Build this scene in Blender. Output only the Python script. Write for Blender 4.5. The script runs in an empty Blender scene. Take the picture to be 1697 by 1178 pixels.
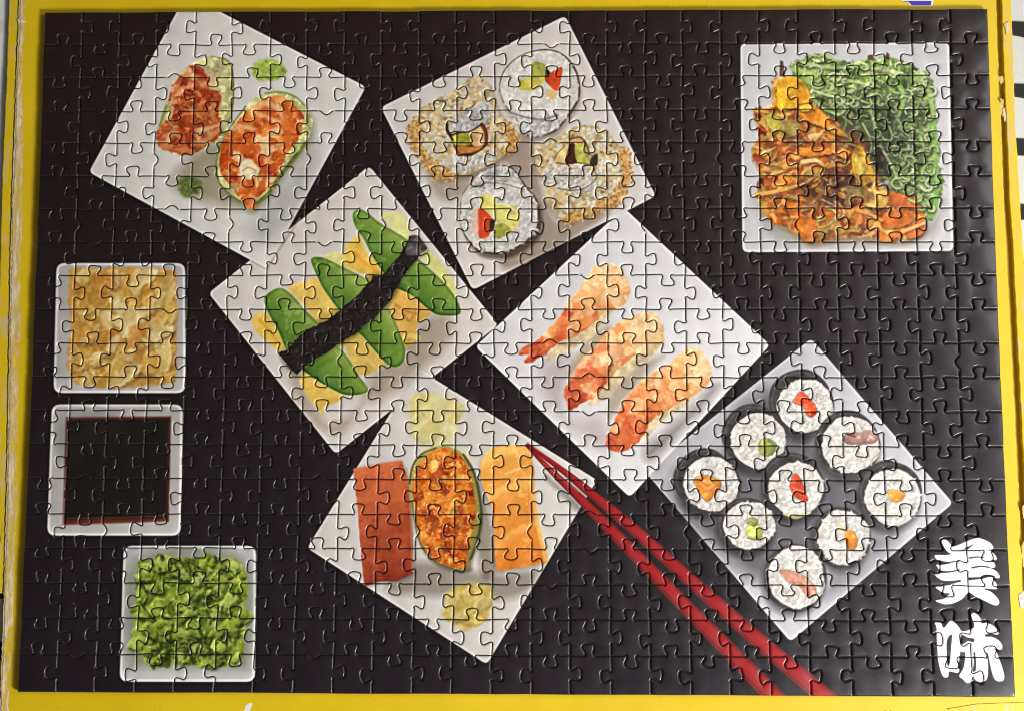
import bpy, math, random
import numpy as np
from mathutils import Matrix, Vector, Euler

# ---------------------------------------------------------------- camera, world, lamp, exposure
scene = bpy.context.scene
COL = scene.collection
TW, TH = 1697.0, 1178.0                                # size of the frame the traces were taken in
CAM_LOC = (0.0103, -0.0689, 0.5934)
CAM_ROT = (0.1049, 0.0175, 0.0026)
CAM_F = 1.2
cam = bpy.data.objects.new("camera", bpy.data.cameras.new("camera"))
COL.objects.link(cam)
cam.location = CAM_LOC
cam.rotation_euler = CAM_ROT
cam.data.sensor_width = 36.0
cam.data.lens = 36.0 * CAM_F
cam.data.clip_start = 0.01
cam.data.clip_end = 50.0
scene.camera = cam

world = bpy.data.worlds.new("World")
scene.world = world
world.use_nodes = True
bg = world.node_tree.nodes["Background"]
bg.inputs["Color"].default_value = (1.0, 0.90, 0.79, 1)
bg.inputs["Strength"].default_value = 0.10

lamp = bpy.data.lights.new("window_light", "AREA")
lamp.shape = "RECTANGLE"
lamp.size, lamp.size_y = 0.28, 0.22
lamp.energy = 18.4
lamp.color = (1.0, 0.985, 0.96)
lamp_ob = bpy.data.objects.new("window_light", lamp)
COL.objects.link(lamp_ob)
lamp_ob.location = (0.76, -0.57, 0.68)
lamp_ob.rotation_euler = (Vector((0.02, 0.0, 0.0)) - lamp_ob.location).to_track_quat("-Z", "Y").to_euler()

sheen = bpy.data.lights.new("sheen_lamp", "AREA")  # dim lamp added to lay a sheen over the right of the puzzle
sheen.shape = "RECTANGLE"
sheen.size, sheen.size_y = 0.5, 0.7
sheen.energy = 6.5
sheen.color = (0.98, 0.97, 1.0)
sheen_ob = bpy.data.objects.new("sheen_lamp", sheen)
COL.objects.link(sheen_ob)
sheen_ob.location = (0.95, 0.30, 0.85)
sheen_ob.rotation_euler = (Vector((0.1, 0.0, 0.0)) - sheen_ob.location).to_track_quat("-Z", "Y").to_euler()
scene.cycles.filter_width = 1.1

scene.view_settings.view_transform = "Standard"
scene.view_settings.look = "None"
scene.view_settings.exposure = 0.0
scene.view_settings.gamma = 1.0

PW, PH = 0.47, 0.3322                                  # the puzzle, 25 x 20 pieces
THICK = 0.0034                                         # thickness of a piece
CELL = (PW / 25, PH / 20)
_R = Euler(CAM_ROT, "XYZ").to_matrix()

def at(px, py, z=0.0):
    """the point of the horizontal plane at height z that the traced point shows"""
    d = _R @ Vector(((px - TW / 2) / (CAM_F * TW), (TH / 2 - py) / (CAM_F * TW), -1.0))
    t = (z - CAM_LOC[2]) / d.z
    return Vector(CAM_LOC) + d * t

def cell_xy(u, v):
    return (u / 25 - .5) * PW, (.5 - v / 20) * PH
# ---------------------------------------------------------------- printed picture (procedural, computed with numpy)
HG = np.array([[1.63074449e-02, 7.28968788e-04, -1.29482160e+00],
               [8.70571819e-05, 1.89924772e-02, -4.65829927e-01],
               [8.70915854e-06, 5.36754369e-05, 1.0]])       # trace points -> puzzle cells
UPX, VPX, MARG = 80.0, 70.68, 0.25
CW, CH = int(25.5 * UPX), int(20.5 * VPX)
K = 1.26
rng = np.random.default_rng(7)
YY, XX = np.mgrid[0:CH, 0:CW].astype(np.float32)

def to_cells(p):
    p = np.asarray(p, float)
    q = np.c_[p, np.ones(len(p))] @ HG.T
    return q[:, :2] / q[:, 2:]

def T(p):
    g = to_cells(p)
    return np.c_[(g[:, 0] + MARG) * UPX, (g[:, 1] + MARG) * VPX].astype(np.float32)

def noise(scale, seed, octaves=3, gain=.5, aspect=1.0):
    r = np.random.default_rng(seed)
    out = np.zeros((CH, CW), np.float32); amp = 1.; tot = 0.
    for o in range(octaves):
        s = scale / 2 ** o
        gw, gh = int(CW / s) + 3, int(CH / (s * aspect)) + 3
        g = r.random((gh, gw)).astype(np.float32)
        x = np.arange(CW, dtype=np.float32) / s; y = np.arange(CH, dtype=np.float32) / (s * aspect)
        xi, yi = x.astype(int), y.astype(int)
        fx, fy = x - xi, y - yi
        fx, fy = fx * fx * (3 - 2 * fx), fy * fy * (3 - 2 * fy)
        a = g[:, xi] * (1 - fx) + g[:, xi + 1] * fx
        out += amp * (a[yi] * (1 - fy[:, None]) + a[yi + 1] * fy[:, None])
        tot += amp; amp *= gain
    return out / tot - .5          # about -0.3 .. 0.3

N_BIG, N_MID, N_SML, N_FIN = noise(120, 1), noise(40, 2), noise(14, 3), noise(5, 4)
N_TOO, N_GRN = noise(22, 5), noise(9, 6)

IMG = np.empty((CH, CW, 3), np.float32)

def closed(pts, n=5):
    p = np.asarray(pts, float); m = len(p)
    t = np.linspace(0, 1, n, endpoint=False)[:, None]
    out = []
    for i in range(m):
        a, b, c, d = p[i - 1], p[i], p[(i + 1) % m], p[(i + 2) % m]
        out.append(.5 * (2 * b + (c - a) * t + (2 * a - 5 * b + 4 * c - d) * t ** 2 + (3 * b - a - 3 * c + d) * t ** 3))
    return np.concatenate(out)

def opened(pts, n=6):
    p = np.asarray(pts, float)
    q = np.vstack([2 * p[0] - p[1], p, 2 * p[-1] - p[-2]])
    t = np.linspace(0, 1, n, endpoint=False)[:, None]
    out = []
    for i in range(1, len(q) - 2):
        a, b, c, d = q[i - 1:i + 3]
        out.append(.5 * (2 * b + (c - a) * t + (2 * a - 5 * b + 4 * c - d) * t ** 2 + (3 * b - a - 3 * c + d) * t ** 3))
    return np.vstack(out + [p[-1:]])

def rounded(pts, r, n=5):
    p = np.asarray(pts, float); out = []
    for i in range(len(p)):
        a, b, c = p[i - 1], p[i], p[(i + 1) % len(p)]
        u = (a - b) / np.linalg.norm(a - b); v = (c - b) / np.linalg.norm(c - b)
        s, e = b + u * r, b + v * r
        for t in np.linspace(0, 1, n):
            out.append((1 - t) ** 2 * s + 2 * t * (1 - t) * b + t * t * e)
    return np.array(out)

def box_of(q, pad):
    x0, y0 = np.floor(q.min(0) - pad).astype(int); x1, y1 = np.ceil(q.max(0) + pad).astype(int) + 1
    x0, y0, x1, y1 = max(x0, 0), max(y0, 0), min(x1, CW), min(y1, CH)
    if x1 <= x0 or y1 <= y0: return None
    return slice(y0, y1), slice(x0, x1)

def sdf(q, bb):
    X, Y = XX[bb], YY[bb]
    d2 = np.full(X.shape, 1e9, np.float32); ins = np.zeros(X.shape, bool)
    for (ax, ay), (bx, by) in zip(q, np.roll(q, -1, 0)):
        ex, ey = bx - ax, by - ay
        L = ex * ex + ey * ey
        if L < 1e-9: continue
        t = np.clip(((X - ax) * ex + (Y - ay) * ey) / L, 0, 1)
        d2 = np.minimum(d2, (X - ax - t * ex) ** 2 + (Y - ay - t * ey) ** 2)
        if ey != 0:
            ins ^= ((ay > Y) != (by > Y)) & (X < ex * (Y - ay) / ey + ax)
    d = np.sqrt(d2)
    return np.where(ins, -d, d)

def blend(bb, col, a):
    a = np.clip(a, 0, 1)[..., None] if np.ndim(a) == 2 else a
    IMG[bb] = IMG[bb] * (1 - a) + np.asarray(col, np.float32) * a

def area(pts, smooth=True, soft=1.0, wob=0.0, raw=False):
    """bbox, signed distance and coverage of an outline given in trace points"""
    p = closed(pts) if smooth else np.asarray(pts, float)
    q = p.astype(np.float32) if raw else T(p)
    bb = box_of(q, soft * 1.2 + 4)
    d = sdf(q, bb)
    if wob: d = d + wob * (N_GRN[bb] * 1.2 + N_TOO[bb])
    return bb, d, np.clip(.5 - d / max(soft * K, 1.), 0, 1)

def fill(pts, col, smooth=True, soft=1.0, alpha=1.0, wob=0.0, vary=0.0, field=None):
    bb, d, a = area(pts, smooth, soft, wob)
    c = np.asarray(col, np.float32)
    if vary:
        f = ((N_SML if field is None else field)[bb] + .5 * N_GRN[bb] + .4 * N_FIN[bb])[..., None]
        c = c + f * vary * 2.2 * (c / max(c.max(), 1))
    blend(bb, c, a * alpha)
    return bb, d, a

def shade(pts, k, soft=14, smooth=True, off=(0, 0)):
    """a printed soft shadow: multiplies what is already in the picture"""
    p = np.asarray(pts, float) + np.asarray(off, float)
    bb, d, a = area(p, smooth, soft)
    IMG[bb] *= 1 - a[..., None] * (1 - np.asarray(k, np.float32))

def stroke(pts, w, col, alpha=1.0, soft=1.0, smooth=True, w2=None, raw=False):
    p = opened(pts) if smooth else np.asarray(pts, float)
    q = p.astype(np.float32) if raw else T(p)
    w2 = w if w2 is None else w2
    bb = box_of(q, max(w, w2) * K + soft * 2 + 3)
    if bb is None: return
    X, Y = XX[bb], YY[bb]
    best = np.full(X.shape, 1e9, np.float32)
    n = len(q) - 1
    for i in range(n):
        (ax, ay), (bx, by) = q[i], q[i + 1]
        ex, ey = bx - ax, by - ay
        L = ex * ex + ey * ey + 1e-9
        t = np.clip(((X - ax) * ex + (Y - ay) * ey) / L, 0, 1)
        hw = .5 * K * (w + (w2 - w) * (i + t) / n)
        best = np.minimum(best, np.sqrt((X - ax - t * ex) ** 2 + (Y - ay - t * ey) ** 2) - hw)
    blend(bb, col, np.clip(.5 - best / max(soft * K, 1.), 0, 1) * alpha)

def blob(cx, cy, rx, ry, ang, col, alpha=1.0, soft=1.0, raw=True, lit=0.0):
    """small ellipse in canvas pixels, lit from the upper left when lit > 0"""
    R = max(rx, ry) + soft + 2
    x0, x1 = int(max(cx - R, 0)), int(min(cx + R + 1, CW)); y0, y1 = int(max(cy - R, 0)), int(min(cy + R + 1, CH))
    if x1 <= x0 or y1 <= y0: return
    bb = (slice(y0, y1), slice(x0, x1))
    c, s = math.cos(ang), math.sin(ang)
    X, Y = XX[bb] - cx, YY[bb] - cy
    e = np.sqrt(((X * c + Y * s) / rx) ** 2 + ((-X * s + Y * c) / ry) ** 2)
    a = np.clip((1 - e) * min(rx, ry) / max(soft, .5) + .5, 0, 1) * alpha
    cc = np.asarray(col, np.float32)
    if lit: cc = cc + (-(X + Y) / R * lit)[..., None]
    blend(bb, cc, a)

def voronoi(bb, pts, warp=1.0):
    """nearest and second nearest seed of every pixel, with wavering borders"""
    X = XX[bb] + (N_SML[bb] * 16 + N_GRN[bb] * 9) * warp
    Y = YY[bb] + (N_TOO[bb] * 18 + np.roll(N_GRN, 37, 1)[bb] * 9) * warp
    f1 = np.full(X.shape, 1e9, np.float32); f2 = f1.copy(); i1 = np.zeros(X.shape, int); i2 = i1.copy()
    for i, (px, py) in enumerate(pts):
        d = (X - px) ** 2 + (Y - py) ** 2
        m = d < f1; m2 = ~m & (d < f2)
        f2 = np.where(m, f1, np.where(m2, d, f2)); i2 = np.where(m, i1, np.where(m2, i, i2))
        f1 = np.where(m, d, f1); i1 = np.where(m, i, i1)
    return i1, i2, np.sqrt(f1), np.sqrt(f2)

def cells(bb, n, s, col, tilt, melt=5.0, edge=.22, warp=1.0):
    """crumpled surface: softly joined cells, each tilted a little, with darker or lighter seams here and there"""
    P = np.c_[rng.random(n) * (bb[1].stop - bb[1].start) + bb[1].start, rng.random(n) * (bb[0].stop - bb[0].start) + bb[0].start]
    i1, i2, f1, f2 = voronoi(bb, P, warp)
    an = rng.random(n) * 6.283
    def one(i):
        g = ((XX[bb] - P[i, 0]) * np.cos(an[i]) + (YY[bb] - P[i, 1]) * np.sin(an[i])) / s
        return col(P)[i] + (np.clip(g, -1.2, 1.2) * tilt)[..., None]
    t = np.clip((f2 - f1) / (melt * K), 0, 1); t = (.5 + .5 * t * (2 - t))[..., None]
    c = one(i1) * t + one(i2) * (1 - t)
    seam = np.clip(1 - (f2 - f1) / (2.6 * K), 0, 1) * np.clip(N_TOO[bb] * 3 + .55, 0, 1)
    c = c * (1 + (seam * edge * np.where(rng.random(n) < .6, -1, .6)[i1])[..., None])
    return c + N_FIN[bb][..., None] * 18 + N_GRN[bb][..., None] * 16

def facets(pts, palette, size, soft=1.0, wob=0.0, edge=.25, weights=None, jitter=14, tilt=18, alpha=1.0, smooth=True, melt=5.0, warp=1.0):
    bb, d, a = area(pts, smooth, soft, wob)
    h, w = d.shape; s = size * K
    n = max(4, int(h * w / (s * s)))
    c0 = np.asarray(palette, np.float32)[rng.choice(len(palette), n, p=weights)] + rng.normal(0, jitter, (n, 1)).astype(np.float32)
    blend(bb, cells(bb, n, s, lambda P: c0, tilt, melt, edge, warp), a * alpha)
    return bb, d, a

def grains(pts, n, lo=190, hi=240, tint=(1, .985, .95), L=4.6, W=2.4, margin=2, gap=.5, smooth=True, accent=None):
    """cooked rice: many small overlapping grains with a dark gap on the shaded side"""
    p = closed(pts) if smooth else np.asarray(pts, float)
    q = T(p); bb = box_of(q, 4); d = sdf(q, bb)
    ys, xs = np.nonzero(d < -margin * K)
    if len(ys) == 0: return
    sel = rng.choice(len(ys), n)
    for k in sel:
        x, y = xs[k] + bb[1].start, ys[k] + bb[0].start
        ang = rng.random() * 3.1416
        l, w = L * K * rng.uniform(.7, 1.3), W * K * rng.uniform(.75, 1.25)
        v = rng.uniform(lo, hi); t = np.array(tint) if accent is None or rng.random() > .18 else np.array(accent)
        blob(x + 1.1, y + 1.2, l + .8, w + .8, ang, np.array([.66, .61, .55]) * v * .85, gap * .8, 1.8)
        blob(x, y, l, w, ang, v * t, .85, 2.0, lit=8)

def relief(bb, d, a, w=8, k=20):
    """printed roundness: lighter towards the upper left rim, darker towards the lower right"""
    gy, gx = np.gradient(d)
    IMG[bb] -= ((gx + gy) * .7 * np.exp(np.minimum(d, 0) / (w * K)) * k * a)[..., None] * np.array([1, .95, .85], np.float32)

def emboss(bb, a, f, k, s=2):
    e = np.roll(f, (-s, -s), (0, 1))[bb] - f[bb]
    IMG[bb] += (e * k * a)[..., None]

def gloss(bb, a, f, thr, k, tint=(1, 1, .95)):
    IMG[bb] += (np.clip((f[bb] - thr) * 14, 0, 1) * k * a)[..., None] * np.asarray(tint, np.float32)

def petals(pts, n, pal, size, soft=3.5, alpha=.75, rim=.5, flat=.55, wob=5, dark=.82):
    """overlapping translucent slices: each with a soft shadow below and a pale rim"""
    bb, d, a = area(pts, True, 5, wob)
    M = np.zeros((CH, CW), np.float32); M[bb] = a
    ys, xs = np.nonzero(d < -size * .25)
    for k in rng.choice(len(ys), n):
        cx, cy = xs[k] + bb[1].start, ys[k] + bb[0].start
        an = rng.random() * 6.28; rx = size * K * rng.uniform(.55, 1.15); ry = rx * flat * rng.uniform(.6, 1.4)
        e = ell(0, 0, rx, ry, 9, .16)
        q = np.c_[e[:, 0] * math.cos(an) - e[:, 1] * math.sin(an) + cx, e[:, 0] * math.sin(an) + e[:, 1] * math.cos(an) + cy]
        b2, d2, a2 = area(q + [2, 5], True, 9, 4, True)
        IMG[b2] *= 1 - (a2 * M[b2])[..., None] * (1 - dark)
        b2, d2, a2 = area(q, True, soft, 5, True)
        c = np.asarray(pal[rng.integers(len(pal))], np.float32) + rng.normal(0, 6)
        g = ((XX[b2] - cx) * math.cos(an + 1) + (YY[b2] - cy) * math.sin(an + 1)) / rx
        c = c + (g * 20)[..., None] * np.array([.7, .9, 1.2], np.float32) + (N_SML[b2] * 18 + N_GRN[b2] * 12)[..., None]
        c = c + (np.exp(-((d2 + 3) / 3.2) ** 2) * 34 * rim * (np.cos(an + d2 * 0 + np.arctan2(YY[b2] - cy, XX[b2] - cx)) > 0))[..., None]
        blend(b2, c, a2 * M[b2] * alpha)
    return bb, d, a

def ell(cx, cy, rx, ry, n=14, j=0.0):
    t = np.linspace(0, 2 * math.pi, n, endpoint=False)
    r = 1 + rng.normal(0, j, n) if j else 1
    return np.c_[cx + rx * r * np.cos(t), cy + ry * r * np.sin(t)]

def Z(x0, y0, s, pts):
    p = np.asarray(pts, float)
    return np.c_[x0 + p[:, 0] / s, y0 + p[:, 1] / s]

def plate(pts, col, r=9, rim=14, noise_amt=7, rimcol=None):
    p = rounded(pts, r)
    bb, d, a = area(p, False)
    c = np.asarray(col, np.float32) + N_BIG[bb][..., None] * noise_amt * 2 + N_FIN[bb][..., None] * 5
    line = np.clip(1 - np.abs(d + 3.2) / 2.6, 0, 1)
    c = c + (line * rim)[..., None]
    blend(bb, c, a)

def paint():
    # ---- dark slate background
    IMG[:] = np.array([24, 15, 17], np.float32)
    IMG[...] += (N_BIG * 6 + N_FIN * 5)[..., None]
    IMG[..., 2] += (YY / CH * 7)
    IMG[..., 0] += ((1 - YY / CH) * 5); IMG[..., 2] -= (1 - YY / CH) * 2
    # ---- plates
    P10 = [(1344, 560), (1579, 832), (1309, 1062), (1068, 780)]
    P4 = [(1034, 344), (1276, 571), (1043, 823), (787, 574)]
    P2 = [(631, 178), (937, 26), (1087, 325), (783, 481)]
    P3 = [(612, 275), (826, 538), (556, 752), (345, 486)]
    P9 = [(692, 610), (989, 794), (806, 1100), (508, 907)]
    P1 = [(309, -9), (607, 144), (442, 446), (147, 286)]
    for p in (P10, P4, P2, P3, P9, P1):
        shade(rounded(p, 9), .45, 10, False, (-3, 5))
    plate(P10, (186, 184, 188))
    shade([(1060, 780), (1200, 660), (1330, 590), (1150, 840)], .93, 40)
    plate(P4, (214, 211, 210))
    shade(rounded(P4, 9), .86, 24, False, (-330, -20)) if False else None
    plate(P2, (207, 201, 195))
    plate(P3, (210, 204, 196))
    plate(P9, (204, 199, 193))
    plate(P1, (214, 211, 205))
    stroke([(497, 362), (443, 444)], 2.4, (165, 148, 132), .8, 3, False)
    stroke([(416, 433), (440, 446)], 2, (150, 140, 130), .7, 2, False)
    stroke([(697, 613), (720, 626)], 2, (240, 236, 232), .7, 1.5, False)
    stroke([(648, 684), (690, 618)], 2, (170, 160, 150), .5, 4, False)
    # soft printed shading on the plates
    shade([(330, 250), (385, 225), (370, 300), (420, 345), (330, 330), (285, 300)], (.72, .70, .60), 26)
    shade([(470, 300), (520, 230), (520, 290), (455, 400), (410, 380)], .84, 34)
    shade([(845, 225), (885, 240), (900, 320), (930, 370), (1010, 350), (960, 390), (890, 430), (830, 440), (880, 330), (840, 280)], (.74, .68, .63), 14)
    shade([(700, 270), (740, 300), (800, 290), (775, 320), (730, 330)], (.8, .74, .7), 14)
    shade([(690, 540), (740, 520), (740, 570), (650, 650), (600, 660), (620, 620)], (.78, .74, .68), 22)
    shade([(470, 590), (500, 630), (545, 700), (600, 670), (560, 720), (500, 680)], (.84, .80, .76), 16)
    shade([(690, 930), (780, 945), (830, 950), (890, 945), (850, 990), (700, 985), (640, 975)], (.70, .68, .64), 16)
    shade([(790, 800), (812, 860), (822, 940), (795, 945)], (.7, .66, .6), 10)
    shade([(905, 600), (945, 590), (935, 690), (1000, 690), (1010, 745), (960, 720), (900, 650)], (.86, .82, .82), 26)
    shade([(1070, 740), (1120, 700), (1170, 650), (1190, 640), (1140, 700), (1080, 760)], (.62, .59, .58), 20)
    shade([(1020, 620), (1060, 600), (1100, 590), (1060, 630), (1010, 690)], (.8, .74, .66), 14)
    shade([(975, 560), (1010, 540), (1000, 575), (940, 620)], (.84, .76, .64), 12)

    # ---- P1: two nigiri and wasabi
    L = [(350, 94), (381, 104), (388, 139), (385, 182), (379, 206), (366, 232), (321, 254), (297, 259), (264, 245), (260, 223), (268, 199), (276, 175), (281, 151), (290, 132), (312, 111), (326, 101)]
    fill(L, (206, 196, 140), vary=50, wob=3)
    stroke([(352, 94), (380, 103), (387, 139), (385, 182), (378, 206)], 3, (120, 128, 60), .8, 2)
    stroke([(276, 176), (269, 198), (262, 222)], 5, (112, 120, 50), .8, 3)
    facets([(319, 108), (335, 113), (345, 130), (347, 144), (362, 154), (366, 163), (362, 182), (366, 199), (366, 213), (364, 227), (340, 243), (319, 256), (300, 256), (264, 243), (261, 218), (269, 206), (286, 194), (280, 177), (278, 168), (286, 142), (302, 122)],
           [(166, 68, 30), (182, 84, 36), (148, 52, 22), (202, 116, 62), (222, 168, 116)], 12, 2, 5, .24, [.26, .28, .12, .2, .14])
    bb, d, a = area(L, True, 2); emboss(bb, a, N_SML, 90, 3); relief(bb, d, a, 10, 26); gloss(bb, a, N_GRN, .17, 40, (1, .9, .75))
    for p, c, w in (([(268, 240), (290, 246), (318, 252)], (205, 125, 80), 9), ([(320, 240), (345, 230), (362, 216)], (212, 150, 110), 8),
                    ([(300, 180), (322, 186), (345, 190), (362, 204)], (205, 120, 72), 5), ([(278, 170), (286, 180), (283, 190)], (215, 190, 150), 5),
                    ([(300, 205), (318, 208), (334, 206)], (150, 52, 20), 10), ([(330, 215), (348, 212), (360, 208)], (232, 190, 146), 6), ([(272, 226), (284, 222), (296, 226)], (216, 150, 104), 6), ([(318, 150), (330, 156), (338, 168)], (214, 140, 92), 5), ([(310, 120), (300, 132), (290, 148)], (208, 118, 80), 3),
                    ([(325, 118), (338, 124), (345, 134)], (150, 38, 15), 7), ([(345, 120), (352, 132), (350, 146)], (222, 180, 140), 8)):
        stroke(p, w, c, .75, 4)
    for _ in range(60):
        x, y = T([(rng.uniform(268, 362), rng.uniform(118, 246))])[0]
        if IMG[int(y), int(x), 1] < 130: blob(x, y, rng.uniform(3, 8), rng.uniform(1, 2.4), rng.uniform(-1, 1), (232, 186, 140) if rng.random() < .65 else (124, 42, 16), .5, 2)
    R = [(407, 177), (421, 163), (440, 155), (464, 153), (488, 160), (505, 175), (517, 192), (517, 213), (508, 235), (488, 262), (464, 292), (447, 319), (426, 338), (414, 346), (402, 337), (378, 320), (362, 299), (358, 270), (366, 244), (378, 218), (393, 196)]
    shade(R, (.78, .76, .66), 12, off=(4, 8))
    fill(R, (208, 204, 140), vary=40)
    stroke([(440, 155), (464, 153), (488, 160), (505, 175)], 4, (120, 138, 66), .8, 2)
    stroke([(506, 238), (487, 264), (463, 294), (446, 321), (425, 338)], 7, (100, 118, 52), .9, 3)
    stroke([(407, 177), (393, 196), (378, 218), (366, 244), (359, 270), (362, 299), (378, 320), (400, 335)], 3, (96, 108, 46), .85, 2)
    facets([(409, 184), (431, 168), (454, 158), (478, 166), (499, 187), (502, 208), (495, 232), (478, 253), (464, 282), (445, 312), (421, 332), (414, 345), (397, 329), (383, 308), (366, 289), (364, 260), (371, 232), (385, 213), (397, 197)],
           [(216, 116, 42), (200, 88, 28), (226, 140, 66), (236, 190, 138), (188, 74, 26)], 13, 2, 4, .28, [.35, .22, .2, .13, .1])
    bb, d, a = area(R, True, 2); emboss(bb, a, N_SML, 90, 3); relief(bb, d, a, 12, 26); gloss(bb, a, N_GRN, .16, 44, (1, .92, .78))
    for p, c, w in (([(420, 178), (440, 172), (462, 180), (472, 196)], (236, 208, 160), 10), ([(432, 190), (446, 196), (462, 204)], (238, 200, 150), 8),
                    ([(385, 215), (400, 210), (420, 214)], (236, 200, 160), 7), ([(476, 190), (480, 214), (474, 240)], (210, 105, 34), 16),
                    ([(380, 240), (400, 246), (425, 250)], (200, 84, 28), 16), ([(440, 236), (446, 250), (442, 268)], (238, 190, 140), 10),
                    ([(404, 318), (412, 330), (418, 340)], (222, 112, 44), 16), ([(430, 270), (440, 290), (434, 310)], (196, 84, 28), 10)):
        stroke(p, w, c, .7, 5)
    fill(ell(411, 281, 17, 18, 10, .1), (234, 216, 178), soft=4, vary=30)
    stroke([(402, 284), (412, 278), (424, 283)], 2, (190, 130, 60), .8, 1.5)
    for _ in range(70):
        x, y = T([(rng.uniform(368, 498), rng.uniform(170, 325))])[0]
        if IMG[int(y), int(x), 2] < 110: blob(x, y, rng.uniform(3, 7), rng.uniform(1, 2.2), rng.uniform(0, 3), (240, 190, 140) if rng.random() < .6 else (170, 66, 16), .5, 2)
    for cx, cy, rx, ry, c0, n in ((446, 117, 27, 18, (164, 184, 84), 70), (313, 310, 20, 17, (98, 114, 54), 60)):
        fill(ell(cx, cy, rx, ry, 10, .08), c0, soft=7, vary=40, wob=6)
        for _ in range(n):
            t, r = rng.random() * 6.28, math.sqrt(rng.random())
            x, y = T([(cx + rx * r * .9 * math.cos(t), cy + ry * r * .9 * math.sin(t))])[0]
            k = rng.uniform(.62, 1.22)
            blob(x, y, rng.uniform(2, 6), rng.uniform(1.5, 3.5), rng.random() * 3, np.array(c0) * k, .7, 2)

    # ---- P2: four big rolls
    A = [(697, 181), (721, 165), (748, 153), (779, 131), (796, 126), (811, 139), (817, 156), (826, 180), (840, 202), (850, 232), (840, 253), (819, 270), (802, 278), (772, 289), (751, 292), (726, 293), (712, 273), (695, 249), (685, 236), (685, 215), (695, 195)]
    D = [(886, 241), (905, 234), (922, 229), (944, 213), (969, 207), (990, 209), (1012, 224), (1029, 249), (1039, 271), (1036, 300), (1024, 327), (995, 344), (963, 358), (935, 366), (922, 356), (903, 326), (910, 300), (897, 290), (886, 264)]
    for p in (A, D):
        shade(p, (.7, .62, .55), 10, off=(3, 8))
        fill(p, (198, 176, 130), soft=3, wob=5, vary=50)
        grains(p, 420, 200, 240, (1, .97, .90), 4.2, 2.4, 5, .26, accent=(1, .84, .54))
        grains(p, 45, 130, 185, (1, .74, .36), 3, 1.8, 2, .3)
    for path in ([(690, 200), (686, 225), (694, 248), (712, 272), (726, 290), (752, 290)], [(1030, 250), (1039, 272), (1036, 300), (1024, 326), (995, 343), (963, 357), (936, 365)], [(840, 205), (850, 232), (840, 250)]):
        q = opened(path, 8)
        for x, y in T(q):
            for _ in range(11):
                blob(x + rng.normal(0, 7), y + rng.normal(0, 7), rng.uniform(2, 5), rng.uniform(1.3, 2.6), rng.random() * 3,
                     np.array([(204, 160, 90), (180, 126, 56), (222, 190, 128), (150, 98, 42)][rng.integers(4)]), .75, 1.6)
    # centre of A
    ring = [(740, 209), (758, 193), (779, 181), (799, 171), (814, 176), (812, 196), (806, 222), (806, 241), (792, 253), (779, 263), (757, 256), (745, 229)]
    fill([(742, 206), (758, 193), (779, 181), (799, 172), (812, 178), (806, 204), (780, 217), (758, 216)], (176, 172, 166), vary=40, wob=3)
    grains([(742, 206), (758, 193), (779, 181), (799, 172), (812, 178), (806, 204), (780, 217), (758, 216)], 46, 176, 232, (1, 1, .99), margin=0)
    fill([(741, 208), (748, 222), (758, 219), (779, 218), (800, 205), (808, 222), (806, 242), (790, 254), (777, 259), (757, 253)], (70, 40, 26), soft=2)
    fill([(748, 228), (760, 222), (778, 219), (779, 240), (752, 240)], (166, 160, 56), vary=50, soft=3)
    fill([(779, 218), (794, 208), (802, 220), (803, 238), (790, 244), (780, 236)], (222, 184, 130), vary=50, soft=3)
    fill([(758, 243), (785, 244), (800, 243), (786, 252), (762, 254)], (196, 122, 52), vary=50, soft=3)
    stroke([(799, 206), (806, 220), (806, 240)], 5, (112, 42, 22), .9, 2)
    stroke([(741, 206), (742, 218), (750, 232)], 4, (34, 26, 22), .9, 1.5)
    stroke([(757, 219), (779, 218), (799, 205)], 3, (40, 28, 24), .8, 1.5)
    stroke([(772, 181), (781, 178), (787, 172)], 2, (60, 45, 38), .8, 1.5)
    grains([(745, 258), (775, 262), (800, 256), (826, 246), (820, 266), (790, 279), (755, 286)], 60, 186, 238, (1, .99, .96), margin=0)
    # centre of D
    fill([(920, 262), (931, 247), (944, 243), (941, 268), (922, 270)], (216, 188, 124), vary=40, soft=2)
    stroke([(918, 266), (924, 254), (935, 244)], 2, (110, 80, 40), .7, 1.5)
    fill([(944, 240), (953, 240), (957, 268), (940, 271), (938, 262)], (64, 34, 24), soft=2)
    fill([(953, 241), (966, 239), (974, 252), (980, 273), (957, 269)], (176, 172, 82), vary=50, soft=2)
    fill([(980, 262), (990, 256), (989, 274), (978, 273)], (50, 40, 32), soft=2)
    stroke([(946, 230), (962, 228), (972, 240), (977, 256)], 3.4, (96, 62, 36), .85, 1.5)
    stroke([(950, 234), (962, 233), (968, 240)], 5, (206, 150, 80), .85, 2)
    stroke([(922, 270), (940, 272), (958, 270), (980, 274)], 2, (70, 44, 30), .8, 1.5)
    grains([(905, 275), (945, 276), (985, 278), (1000, 300), (975, 318), (930, 312), (905, 300)], 90, 184, 238, (1, .99, .97), margin=0)
    stroke([(985, 280), (988, 296), (972, 310), (950, 316), (925, 312)], 2, (60, 50, 44), .6, 1.5)
    B = [(828, 141), (836, 117), (857, 96), (883, 85), (914, 83), (938, 94), (955, 117), (961, 143), (959, 166), (943, 192), (922, 217), (897, 227), (881, 228), (863, 217), (857, 200), (842, 182), (831, 162)]
    C = [(763, 351), (765, 326), (778, 307), (793, 288), (825, 275), (850, 279), (872, 309), (889, 330), (894, 360), (889, 385), (867, 406), (842, 418), (816, 421), (791, 415), (772, 394), (762, 370)]
    shade(C, (.5, .44, .4), 8, off=(5, 9)); shade(B, (.72, .66, .6), 10, off=(2, 7))
    fill(C, (60, 50, 46), soft=2, wob=2); fill(B, (80, 72, 66), soft=2, wob=2)
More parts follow.
